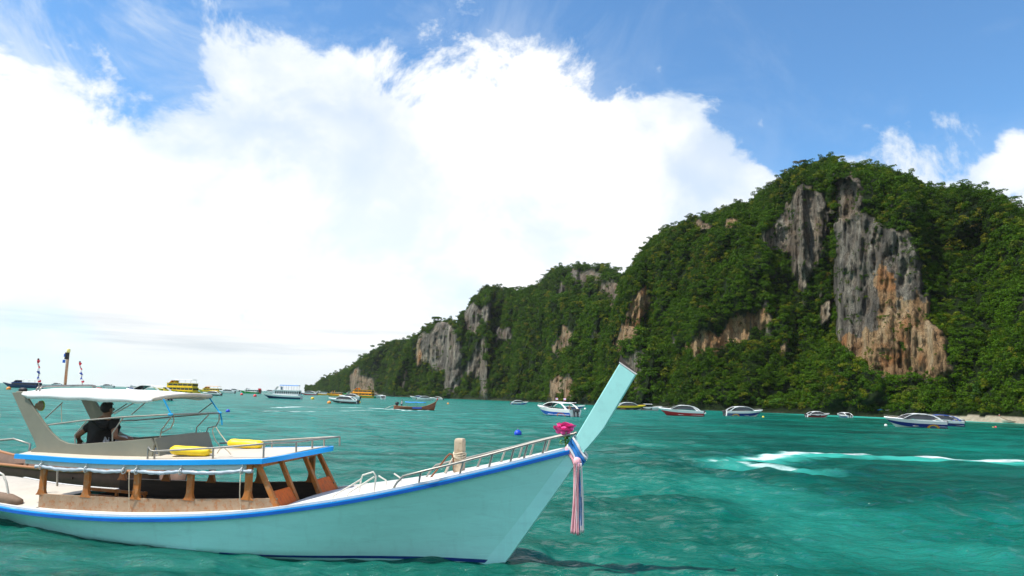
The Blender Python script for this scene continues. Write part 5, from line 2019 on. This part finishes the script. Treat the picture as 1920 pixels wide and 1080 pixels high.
    if accent:
        for j, cm in enumerate(accent):
            for sd in (-1, 1):
                mb = MB()
                rings = []
                for a in np.linspace(0, math.pi, 11):
                    r0_, r1_ = 0.62 - 0.15 * j, 0.74 - 0.15 * j
                    rg = []
                    for r_ in (r0_, r1_):
                        x = -L * 0.27 + r_ * 1.5 * math.cos(a)
                        zf = 0.10 + r_ * 0.85 * math.sin(a)
                        h = hull_pts(L, B, zb, zs, (x + L / 2) / L)
                        zz = [q[2] for q in h[:3]][::-1]
                        yy = [q[1] for q in h[:3]][::-1]
                        rg.append((x, sd * (float(np.interp(zf, zz, yy)) + 0.025), zf))
                    rings.append(rg)
                mb.loft(rings)
                mb.build('bow_shaped_stripe', cm, root, smooth=True)
    return root


def flag_on(root, x, y, z, s=1.0):
    mb = MB()
    mb.tube([(x, y, z), (x, y, z + 0.9 * s)], 0.02, 6)
    pole = mb.build('flag_staff', M_STEEL, root, smooth=True)
    for i, m_ in enumerate((MATS['flag_red'], MATS['flag_white'], MATS['flag_blue'], MATS['flag_white'], MATS['flag_red'])):
        h0, h1 = [0, 1 / 6, 2 / 6, 4 / 6, 5 / 6][i], [1 / 6, 2 / 6, 4 / 6, 5 / 6, 1][i]
        mb = MB()
        mb.loft([[(x - 0.02 - 0.6 * s * t, y + 0.05 * math.sin(t * 6), z + 0.9 * s - 0.42 * s * hh) for hh in (h0, h1)] for t in np.linspace(0, 1, 7)])
        mb.build('flag_stripe', m_, pole, smooth=True)


RAIN = (C_ORANGE, C_YEL)
speedboat('speedboat', 1714, 802, 176, 'white speedboat with navy band and rainbow stripe, the nearest boat off the beach', 10.2, 2.9, band=C_NAVY, accent=RAIN)
speedboat('speedboat', 1757, 799, 172, 'white speedboat with blue frame tucked behind the nearest one off the beach', 9.5, 2.8, roof=paint('blue_frame', (0.06, 0.12, 0.42), 0.35), band=C_NAVY)
speedboat('speedboat', 1782, 791, 165, 'small white speedboat lying against the sand beach, farthest of the three together', 6.5, 2.3, band=W_GEL)
speedboat('speedboat', 1395, 781, 8, 'white speedboat with navy band and orange bow stripe, right of the red boat', 11, 3.0, band=C_NAVY, accent=RAIN)
speedboat('speedboat', 1276, 780, 178, 'white speedboat with dark red hull side right of the prow', 10.6, 3.0, band=C_RED, bottom=C_RED)
speedboat('speedboat', 1534, 783, 6, 'small white speedboat with red side stripe before the forest', 7.6, 2.5, band=C_RED, bottom=W_GEL)
speedboat('speedboat', 1582, 783, 98, 'little white and blue speedboat seen end-on from astern near the beach', 7.0, 2.6, band=C_BLUE)
rear = speedboat('speedboat', 1042, 780, 128, 'white hardtop speedboat seen from astern with two dark outboards and blue side band', 10.5, 3.3, band=C_BLUE, accent=(C_ORANGE,), glass=None)
flag_on(rear, -1.0, -1.0, 2.5)
flag_on(rear, -1.0, 1.0, 2.5)
speedboat('speedboat', 1077, 767, 8, 'low white speedboat with blue side half hidden behind the one seen from astern', 7.5, 2.5, band=C_BLUE, top=False)
speedboat('speedboat', 974, 759, 10, 'white speedboat with orange and blue side lying under the ridge', 8.6, 2.7, band=C_BLUE, accent=(C_ORANGE,))
speedboat('speedboat', 1182, 769, 5, 'white speedboat with yellow topsides just right of the prow', 11.5, 3.0, upper=C_YEL, band=C_BLACK, accent=(C_ORANGE,))
speedboat('speedboat', 1219, 770, 5, 'plain white speedboat between the yellow boat and the red boat', 9.5, 2.6, band=W_OFF, top=False)
speedboat('speedboat', 643, 757, 170, 'white speedboat with black side stripe between two orange buoys', 8.8, 2.7, band=C_BLACK)
speedboat('speedboat', 798, 751, 12, 'white speedboat behind the passing longtail boat, nearer of the pair', 11, 2.9, band=W_OFF)
speedboat('speedboat', 782, 748, 186, 'white speedboat behind the passing longtail boat, farther of the pair', 12, 3.0, band=W_OFF, glass=GLASSB)
speedboat('speedboat', 275, 750, 158, 'long white cruiser with tan frame right behind the white canopy', 14, 3.6, band=W_GEL, roof=W_OFF, glass=None)
speedboat('speedboat', 397, 742, 176, 'white speedboat with dark stripe behind the end of the canopy', 8.6, 2.8, band=C_BLACK)
speedboat('speedboat', 425, 737.5, 176, 'pale far cruiser between the yellow boats and the green boat', 13, 3.2, band=W_OFF)
speedboat('speedboat', 545, 739.5, 182, 'far white cruiser right of the ferry, leftmost of the far row', 16, 4, band=W_OFF)
speedboat('speedboat', 578, 741, 178, 'far white cruiser with red band before the tip of the headland', 16, 4, band=C_RED, top=True)
speedboat('speedboat', 718, 749, 100, 'small white cruiser with brown hull under the far cliffs', 9, 3.4, upper=W_GEL, band=paint('brown_band', (0.30, 0.13, 0.05), 0.5), bottom=paint('brown_band', (0.30, 0.13, 0.05)))


EXTRA = [(437, 734.5, 178, 18, 'far white boat with grey band left of the green-hulled boat', W_OFF), (412, 733.5, 4, 17, 'tiny pale boat on the horizon just right of the yellow boats', W_OFF),
         (505, 736.5, 176, 18, 'far white boat peeping over the left end of the ferry', W_GEL), (562, 739.5, 5, 15, 'far white boat with blue band right of the ferry', C_BLUE),
         (590, 740.5, 184, 15, 'far white boat with orange band left of the headland tip', C_ORANGE), (655, 748.5, 176, 11, 'white cruiser lying in front of the orange party boat', W_OFF),
         (700, 746.5, 10, 14, 'white cruiser just right of the orange party boat', W_GEL), (818, 750, 170, 10, 'white speedboat at the right end of the pair behind the longtail boat', W_OFF),
         (200, 727, 178, 22, 'low pale boat on the horizon between the lamp mast and the blue boat', W_OFF), (105, 723, 176, 24, 'dim grey boat on the horizon left of the lamp mast', C_GREY)]
for px_, py_, hd_, L_, lab_, bd_ in EXTRA:
    speedboat('cruiser', px_, py_, hd_, lab_, L_, L_ * 0.28, band=bd_)


def tour_boat(name, px, py, heading, label, L, B, hullm, housem, roofm, decks=2, bow_h=2.6, band=None, canopy=None, cat='tour boat', windows=9, bow_house=None, fender=False):
    """wooden or steel passenger boat: hull, deck houses with openings, upper roof on posts"""
    p = sea(px, py)
    root = empty(name, (p[0], p[1], -0.1), math.radians(heading), label, cat, 'passenger boats at anchor')
    H_ = add_hull(root, L, B, bow_h, 1.5, hullm, band or hullm, C_BLACK if band is None else band, fine=2.6)
    n = len(H_)
    mb = MB()
    mb.loft([[(H_[i][0][0], c * (H_[i][0][1] - 0.03), H_[i][0][2] - 0.12) for c in np.linspace(-1, 1, 5)] for i in range(n)])
    mb.build('deck', W_OFF, root, smooth=True)
    z = 1.45
    x0, x1 = -L * 0.44, L * 0.20
    w = B / 2 - 0.35
    for d in range(decks):
        hgt = 2.0
        m_ = housem
        mb = MB()
        mb.box((x0, -w, z), (x1, w, z + 0.75))
        mb.box((x0, -w, z + hgt - 0.35), (x1, w, z + hgt))
        mb.box((x1 - 0.7, -w, z + 0.75), (x1, w, z + hgt - 0.35))
        house = mb.build('house', m_, root, bevel=0.03)
        mb = MB()
        mb.box((x0 + 0.3, -w + 0.5, z + 0.05), (x1 - 0.8, w - 0.5, z + hgt - 0.4))
        mb.build('cabin_inside', C_SEAT, root)
        nw = max(3, int(windows * (1 if d == 0 else 0.8)))
        for i in range(nw + 1):
            x = x0 + (x1 - 0.75 - x0) * i / nw
            for sd in (-1, 1):
                mb = MB()
                mb.box((x - 0.12, sd * w - 0.06, z + 0.75), (x + 0.12, sd * w + 0.06, z + hgt - 0.35))
                mb.build('window_post', m_, house)
        for i in range(nw):
            xa = x0 + (x1 - 0.75 - x0) * i / nw + 0.12
            xc = x0 + (x1 - 0.75 - x0) * (i + 1) / nw - 0.12
            for sd in (-1, 1):
                mb = MB()
                mb.box((xa, sd * w - 0.10, z + 0.75), (xc, sd * w - 0.07, z + hgt - 0.35))
                mb.build('window', GLASS, house)
        mb = MB()
        mb.box((x0 - 0.3, -w - 0.25, z + hgt), (x1 + 0.6, w + 0.25, z + hgt + 0.14))
        mb.build('roof', roofm, root, bevel=0.04)
        z += hgt + 0.14
        x1 -= L * 0.07
        x0 += L * 0.02
    # wheelhouse and awning on posts
    mb = MB()
    mb.loft([[(x, y, zz) for y in (-w * 0.8, w * 0.8)] for x, zz in ((x1 + L * 0.05, z - 0.1), (x1 - 0.1, z + 1.2), (x1 - 1.6, z + 1.3), (x1 - 1.7, z - 0.1))])
    mb.build('wheelhouse', housem, root)
    if canopy is not None:
        for x in np.linspace(x0 + 0.4, x1 - 1.8, 4):
            for sd in (-1, 1):
                mb = MB()
                mb.tube([(x, sd * (w - 0.2), z), (x, sd * (w - 0.2), z + 1.75)], 0.045, 6)
                mb.build('awning_post', M_STEEL, root, smooth=True)
        mb = MB()
        mb.loft([[(x, c * w, z + 1.75 + 0.2 * (1 - c * c)) for c in np.linspace(-1, 1, 7)] + [(x, c * w, z + 1.68 + 0.2 * (1 - c * c)) for c in np.linspace(1, -1, 7)] for x in (x0, (x0 + x1) / 2, x1 - 1.2)], closed=True, cap0=True, cap1=True)
        mb.build('awning', canopy, root, smooth=True, auto=40)
    if bow_house:
        mb = MB()
        mb.loft([[(x, y, zz) for y in (-w * 0.9, w * 0.9)] for x, zz in ((L * 0.36, bow_h - 0.2), (L * 0.28, bow_h + 1.1), (L * 0.16, bow_h + 1.3), (L * 0.14, 1.5))])
        mb.build('fore_cabin', bow_house, root)
    if fender:
        for i in range(7):
            t = 0.08 + i * 0.11
            h = hull_pts(L, B, bow_h, 1.5, t, fine=2.6)
            for sd in (-1, 1):
                mb = MB()
                ct = (h[1][0], sd * (h[1][1] + 0.14), h[1][2])
                mb.tube([(ct[0] + 0.36 * math.cos(a), ct[1], ct[2] + 0.36 * math.sin(a)) for a in np.linspace(0, 2 * math.pi, 13)[:-1]], 0.14, 6, closed=True)
                mb.build('tyre_fender', M_BLACK, root, smooth=True)
    return root


Y1 = paint('yellow_boat_paint', (0.95, 0.62, 0.015), 0.4, var=0.08)
O1 = paint('orange_boat_paint', (0.95, 0.40, 0.02), 0.4, var=0.08)
NB = paint('navy_boat_paint', (0.012, 0.03, 0.10), 0.45, var=0.15)
tour_boat('tour_boat', 328, 738, 176, 'yellow double-deck tour boat with black tyre fenders behind the canopy', 25, 6.6, Y1, Y1, Y1, 2, 3.2, canopy=W_GEL, fender=True, windows=7)
tour_boat('tour_boat', 392, 736, 170, 'yellow tour boat with orange awning, right of the double-deck one', 22, 6.0, Y1, Y1, C_YEL, 1, 3.0, canopy=O1, windows=5)
tour_boat('tour_boat', 672, 746, 172, 'orange double-deck party boat with green bow near the headland tip', 24, 6.0, C_GREEN, O1, O1, 2, 3.2, band=O1, bow_house=W_GEL, windows=6)
tour_boat('ferry', 528, 748, 180, 'long white ferry with dark hull and a row of cabin windows', 15.5, 4.0, W_GEL, W_GEL, W_GEL, 1, 2.0, band=NB, canopy=C_TARP, windows=11, cat='ferry')
tour_boat('tour_boat', 40, 727.5, 181, 'dark navy wooden boat with blue cabin at the far left edge', 24, 5.6, NB, NB, C_BLUE, 1, 3.4, canopy=W_OFF, windows=5, cat='boat')
tour_boat('tour_boat', 467, 738, 176, 'white passenger boat with green hull left of the ferry', 17, 4.4, C_GREEN, W_GEL, W_GEL, 1, 2.8, band=C_GREEN, windows=5)
tour_boat('tour_boat', 486, 738.5, 95, 'small red boat seen end-on beside the white ferry', 9, 3.6, C_RED, C_RED, C_RED, 1, 2.6, windows=3, cat='boat')
tour_boat('tour_boat', 248, 729, 178, 'small blue and white boat on the horizon right of the lamp mast', 14, 4.2, C_BLUE, W_GEL, W_GEL, 1, 2.8, windows=3, cat='boat')
tour_boat('tour_boat', 600, 741, 176, 'white boat with orange hull at the very tip of the headland', 17, 4.4, O1, W_GEL, W_GEL, 1, 2.8, band=O1, windows=4, cat='boat')
tour_boat('tour_boat', 627, 743, 176, 'low orange wooden boat left of the party boat', 15, 4.0, O1, O1, W_OFF, 1, 2.6, windows=3, cat='boat')


def small_longtail(name, px, py, heading, label, L=9.0, wood_m=C_WOODH, tarp=True, motor=True):
    p = sea(px, py)
    root = empty(name, (p[0], p[1], 0), math.radians(heading), label, 'longtail boat')
    T = np.linspace(0, 1, 24)

    def sec(t):
        x = -L / 2 + L * t
        hb = 0.80 * math.sin(math.pi * min(0.97, 0.16 + 0.80 * t)) ** 0.7
        if t > 0.9:
            hb *= max(0.04, (1 - t) / 0.1)
        zs_ = 0.62 + 0.30 * max(0, 0.25 - t) * 2 + 1.25 * max(0, (t - 0.55) / 0.45) ** 2
        return x, hb, zs_
    mb = MB()
    for sd in (-1, 1):
        mb.loft([[(sec(t)[0], sd * sec(t)[1], sec(t)[2]), (sec(t)[0] - 0.2 * t, sd * sec(t)[1] * 0.86, sec(t)[2] * 0.45), (sec(t)[0] - 0.4 * t, sd * sec(t)[1] * 0.4, -0.2 + 0.5 * max(0, t - 0.8)), (sec(t)[0] - 0.4 * t, 0, -0.28 + 0.5 * max(0, t - 0.8))] for t in T])
    h = mb.build('hull', wood_m, root, smooth=True)
    h.modifiers.new('thick', 'SOLIDIFY').thickness = 0.05
    mb = MB()
    for sd in (-1, 1):
        mb.tube([(sec(t)[0], sd * sec(t)[1], sec(t)[2] + 0.02) for t in T], 0.05, 6)
    mb.build('gunwale', paint('brown_gunwale', (0.36, 0.15, 0.05), 0.5), root, smooth=True)
    mb = MB()
    xb_ = L / 2
    mb.tube([(xb_ - 0.35, 0, 1.5), (xb_ - 0.02, 0, 1.95), (xb_ + 0.22, 0, 2.35), (xb_ + 0.30, 0, 2.75)], [0.11, 0.10, 0.08, 0.06], 8)
    pw = mb.build('prow', wood_m, root, smooth=True)
    mb = MB()
    mb.tube([(xb_ + 0.14, 0, 2.15), (xb_ + 0.24, 0, 2.40)], 0.13, 8)
    mb.build('prow_ribbon', M_RED, pw, smooth=True)
    mb = MB()
    mb.box((-L * 0.42, -0.6, 0.18), (L * 0.3, 0.6, 0.24))
    mb.build('floor', M_DARKW_SHADE, root)
    for x in (-0.25, -0.08, 0.10, 0.26):
        mb = MB()
        mb.box((x * L - 0.14, -0.72, 0.44), (x * L + 0.14, 0.72, 0.49))
        mb.build('thwart', wood_m, root)
    if tarp:
        for x in (-0.20, 0.02, 0.22):
            for sd in (-1, 1):
                mb = MB()
                mb.tube([(x * L, sd * 0.66, 0.55), (x * L, sd * 0.66, 1.55)], 0.025, 6)
                mb.build('awning_pole', M_STEEL, root, smooth=True)
        mb = MB()
        mb.loft([[(x * L, c * 0.75, 1.55 + 0.14 * (1 - c * c) - 0.05 * (i % 2)) for c in np.linspace(-1, 1, 7)] for i, x in enumerate((-0.24, -0.1, 0.02, 0.13, 0.25))])
        o = mb.build('awning', C_TARP, root, smooth=True)
        o.modifiers.new('thick', 'SOLIDIFY').thickness = 0.02
        mb = MB()
        mb.loft([[(x * L, -sec(x + 0.5)[1] - 0.03, sec(x + 0.5)[2] + 0.06), (x * L, -sec(x + 0.5)[1] - 0.06, sec(x + 0.5)[2] - 0.30)] for x in (-0.06, 0.02, 0.1, 0.16)])
        mb.build('side_tarp', C_BLUE, root)
    if not motor:
        return root
    mb = MB()
    mb.blob((-L * 0.43, 0, 1.25), (0.42, 0.28, 0.34), 10, 7, jit=0.1)
    mb.box((-L * 0.43 - 0.2, -0.25, 0.7), (-L * 0.43 + 0.2, 0.25, 1.05))
    eng = mb.build('engine', M_BLACK, root, smooth=True, auto=40)
    mb = MB()
    mb.tube([(-L * 0.43, 0, 1.2), (-L * 0.62, 0, 0.45), (-L * 0.78, 0, -0.15)], 0.05, 6)
    mb.build('propeller_shaft', M_STEEL, eng, smooth=True)
    return root


lt = small_longtail('longtail_boat', 778, 769, 6, 'wooden longtail boat under way with blue awning and its driver standing astern', 8.6)


def standing(px_root, loc, label, shirt, shorts, face=(1, 0, 0), s=1.0, lean=0.0):
    e = empty('person', loc, 0, label, 'person')
    e.scale = (s, s, s)
    Jn = {'pelvis': (0, 0, 0.95), 'belly': (0.02 + lean, 0, 1.12), 'chest': (0.03 + lean * 1.6, 0, 1.34), 'neck': (0.03 + lean * 2, 0, 1.52), 'skull': (0.05 + lean * 2, 0, 1.60), 'crown': (0.05 + lean * 2, 0, 1.70), 'face': face,
          'lsh': (0.03 + lean * 1.6, 0.19, 1.42), 'lel': (0.10, 0.27, 1.16), 'lwr': (0.30, 0.22, 1.06), 'rsh': (0.03 + lean * 1.6, -0.19, 1.42), 'rel': (-0.08, -0.27, 1.17), 'rwr': (-0.22, -0.20, 1.02),
          'lhip': (0, 0.10, 0.90), 'lkn': (0.05, 0.12, 0.50), 'lan': (0.0, 0.13, 0.09), 'lto': (0.16, 0.14, 0.04), 'rhip': (0, -0.10, 0.90), 'rkn': (0.05, -0.12, 0.50), 'ran': (-0.03, -0.13, 0.09), 'rto': (0.13, -0.15, 0.04)}
    person(e, Jn, shirt, shorts, hands=True)
    return e


q = lt.matrix_world if False else None
rz = math.radians(6)
pl = sea(778, 769)
dr = standing(None, (pl[0] + math.cos(rz) * -2.75, pl[1] + math.sin(rz) * -2.75, 0.26), 'person in white shirt standing at the engine of the passing longtail boat', paint('white_shirt', (0.75, 0.74, 0.72), 0.8), paint('dark_trousers', (0.05, 0.05, 0.07), 0.8))
dr.rotation_euler.z = rz
ps = sea(1042, 780)
rz2 = math.radians(128)
st = standing(None, (ps[0] + math.cos(rz2) * -3.4 + 0.2, ps[1] + math.sin(rz2) * -3.4, 0.38), 'person in red shorts standing in the stern of the hardtop speedboat', paint('tan_shirt', (0.32, 0.20, 0.13), 0.8), C_RED)
st.rotation_euler.z = math.radians(-60)

# brown longtail moored beyond the stern of the big boat, with rails
wl = small_longtail('longtail_boat', 60, 905, 0, 'brown wooden longtail boat moored behind the stern of the turquoise one', 11.5, paint('brown_old_wood', (0.11, 0.055, 0.03), 0.7, var=0.25, bump=0.15), tarp=False, motor=False)
wp = boat_world((-15.2, 2.9, 0))
wl.location = (wp[0], wp[1], 0.12)
wl.rotation_euler = (0, 0, math.radians(158))
for pts in ([(-1.3, 0.78, 0.6), (-1.3, 0.78, 1.25), (-0.6, 0.78, 1.35), (0.8, 0.78, 1.2), (2.5, 0.72, 1.1)],):
    mb = MB()
    mb.tube(pts, 0.03, 8)
    mb.build('stern_rail', M_STEEL, wl, smooth=True)

# ------------------------------------------------------------------ mooring buoys
def buoy(px, py, d, mat, label, sx=1.0):
    p = sea(px, py)
    e = empty('buoy', (p[0], p[1], 0), random.uniform(0, 6), label, 'buoy', 'mooring buoys')
    mb = MB()
    mb.blob((0, 0, d * 0.22), (d / 2 * sx, d / 2, d / 2), 14, 10)
    mb.build('float_ball', mat, e, smooth=True)
    mb = MB()
    r_ = d * 0.10
    mb.tube([(0, 0, d * 0.68), (0, 0, d * 0.78)], d * 0.07, 8)
    mb.tube([(r_ * math.cos(a), 0, d * 0.84 + r_ * math.sin(a)) for a in np.linspace(0, 2 * math.pi, 11)[:-1]], d * 0.025, 6, closed=True)
    mb.build('buoy_eye', M_STEEL, e, smooth=True)


BB = paint('blue_buoy', (0.01, 0.06, 0.55), 0.4, var=0.15, scale=3)
BY = paint('yellow_buoy', (0.80, 0.52, 0.03), 0.45)
BO = paint('orange_buoy', (0.85, 0.28, 0.03), 0.45)
BR = paint('red_buoy', (0.80, 0.05, 0.06), 0.45)
BW = paint('white_buoy', (0.75, 0.74, 0.70), 0.45)
buoy(971, 816, 0.62, BB, 'large blue buoy floating above the bow rail', 1.25)
buoy(1374, 778, 0.9, BB, 'small blue buoy left of the navy-striped speedboat')
buoy(427, 773, 0.55, BB, 'blue buoy just right of the canopy frame')
buoy(453, 741, 1.6, BR, 'red buoy left of the white ferry, the left one of two')
buoy(478, 744, 1.6, BR, 'red buoy touching the left end of the white ferry')
buoy(586, 749, 1.4, BY, 'yellow buoy between the ferry and the black-striped speedboat')
buoy(617, 757, 1.1, BO, 'pale orange buoy at the left end of the black-striped speedboat')
buoy(673, 756, 1.1, BY, 'orange-yellow buoy at the right end of the black-striped speedboat')
buoy(1097, 768, 0.8, BW, 'white buoy left of the prow')
buoy(1322, 776, 0.7, BW, 'white buoy at the stern of the red speedboat')
buoy(1661, 799, 0.55, BW, 'white buoy at the bow of the nearest speedboat off the beach')
buoy(1867, 802, 0.45, BR, 'small red buoy in front of the sand beach')
buoy(1862, 802, 0.3, BY, 'tiny yellow float beside the small red buoy')
buoy(1431, 783, 0.6, BY, 'small yellow buoy under the bow of the navy-striped speedboat')
buoy(840, 758, 0.8, BO, 'small dark orange buoy right of the passing longtail boat')
buoy(16, 731, 1.8, BO, 'orange buoy beside the navy boat at the left edge')
buoy(201, 732, 1.5, BR, 'red buoy right of the lamp mast near the horizon')

# ------------------------------------------------------------------ beach
p = sea(1905, 794)
wb_ = small_longtail('beached_boat', 1905, 794, 178, 'pale long wooden boat drawn up at the sand beach', 9.5, paint('pale_boat_wood', (0.55, 0.47, 0.36), 0.6), tarp=False, motor=False)


def land_pt(px, dist, z=0.0):
    a = azel(px, 775)[0]
    return (dist * math.sin(a), dist * math.cos(a), z)


def shore_r(px):
    return float(np.interp(px, [s[0] for s in SHORE], [s[1] for s in SHORE]))


for i, (px, dd, mat, what) in enumerate(((1605, 3, C_TARP, 'blue'), (1652, 4, C_TARP, 'blue'), (1668, 5, W_OFF, 'white'), (1824, 8, W_GEL, 'white'), (1846, 9, W_OFF, 'cream'), (1788, 9, BR, 'red'))):
    q = land_pt(px, shore_r(px) + dd, 1.0)
    where = ('by the rocks left of the sand', 'at the left end of the sand', 'just behind the sand end', 'on the sand right of the speedboats', 'on the sand near the drawn-up boat', 'on the sand behind the speedboats')[i]
    e = empty('beach_umbrella', q, 0, f'{what} beach umbrella {where}', 'umbrella', 'beach umbrellas')
    mb = MB()
    mb.tube([(0, 0, -0.6), (0, 0, 2.2)], 0.03, 6)
    mb.build('pole', M_STEEL, e, smooth=True)
    mb = MB()
    V = [(0, 0, 2.35)] + [(1.5 * math.cos(a), 1.5 * math.sin(a), 1.85) for a in np.linspace(0, 2 * math.pi, 9)[:-1]]
    mb.add(V, [(0, 1 + k, 1 + (k + 1) % 8) for k in range(8)])
    o = mb.build('shade', mat, e)
    o.modifiers.new('t', 'SOLIDIFY').thickness = 0.03

# single trees that stand out along the foot of the hill
def shore_crown(seed, kind):
    r2 = np.random.default_rng(seed)
    if kind == 0:       # feathery casuarina
        lobes = [((r2.normal() * 0.5, r2.normal() * 0.5, z), (1.5 * (1 - abs(z - 4.2) / 4.6),) * 2 + (0.9,)) for z in np.linspace(1.6, 8.2, 9)]
        V, Fc = crown_np(r2, 1100, lobes, 0.30)
    else:
        lobes = [((r2.normal() * 1.5, r2.normal() * 1.5, r2.uniform(3.0, 5.6)), (r2.uniform(1.1, 1.9),) * 2 + (r2.uniform(0.8, 1.2),)) for k in range(10)]
        V, Fc = crown_np(r2, 1100, lobes, 0.33)
    me = bpy.data.meshes.new('crown')
    me.from_pydata(V.tolist(), [], Fc)
    me.materials.append(M_LEAF2)
    return me, lobes


crowns = [shore_crown(200 + k, 0 if k == 0 else 1) for k in range(4)]
trunks = []
for me_, lobes in crowns:
    mb = MB()
    mb.tube([(0, 0, -1.5), (0.08, 0.05, 1.0), (0.1, -0.1, 2.6), (0.0, 0.0, 5.0)], [0.26, 0.20, 0.15, 0.06], 8)
    for c, _ in lobes[:5]:
        mb.tube([(0.1, -0.05, max(1.2, c[2] - 2)), (c[0] * 0.6, c[1] * 0.6, c[2] - 0.6), c], [0.10, 0.07, 0.03], 6)
    o = mb.build('trunk', M_BARK, None, smooth=True)
    trunks.append(o.data)
    bpy.data.objects.remove(o)
r2 = np.random.default_rng(77)
TREES = [(1835, 16, 0, 1.25, 'tall feathery tree standing at the back of the sand beach'), (1778, 22, 1, 1.0, 'round green tree behind the three speedboats'), (1715, 15, 2, 1.0, 'broad green tree at the left end of the sand'),
         (1880, 20, 3, 1.1, 'bushy tree above the drawn-up boat'), (1745, 28, 0, 1.0, 'feathery tree between the round tree and the broad tree'), (1905, 26, 1, 1.3, 'large tree at the right edge behind the beach')]
SHARE = 'leafy shore tree leaning over the waterline below the forest'
for px in list(range(1180, 1640, 24)):
    TREES.append((px + r2.uniform(-8, 8), r2.uniform(7, 11), int(r2.integers(1, 4)), r2.uniform(0.55, 0.85), None))
for px, dd, kd, s_, lab in TREES:
    z = 0.8 + (dd - 6) * (0.2 if px > 1650 else 0.5)
    e = empty('shore_tree', land_pt(px, shore_r(px) + dd, z), r2.uniform(0, 6.28), lab or SHARE, 'tree', 'trees along the shore', scale=s_)
    for nm, me_ in (('trunk', trunks[kd]), ('crown', crowns[kd][0])):
        link(bpy.data.objects.new(nm, me_), e)

# ------------------------------------------------------------------ sea air
mb = MB()
mb.box((-5400, -5400, -8), (5400, 5400, 300))
haze = mb.build('haze', paint('haze_placeholder', (1, 1, 1)), None)
haze.data.materials.clear()
hm = bpy.data.materials.new('sea_air')
hm.use_nodes = True
hm.node_tree.nodes.clear()
ho = hm.node_tree.nodes.new('ShaderNodeOutputMaterial')
hv = hm.node_tree.nodes.new('ShaderNodeVolumePrincipled')
hv.inputs['Color'].default_value = (0.93, 0.96, 1.0, 1)
hv.inputs['Density'].default_value = 0.00003
hv.inputs['Anisotropy'].default_value = 0.2
hm.node_tree.links.new(hv.outputs[0], ho.inputs['Volume'])
haze.data.materials.append(hm)
tag(haze, 'thin pale sea air over the whole bay', 'haze', kind='stuff')
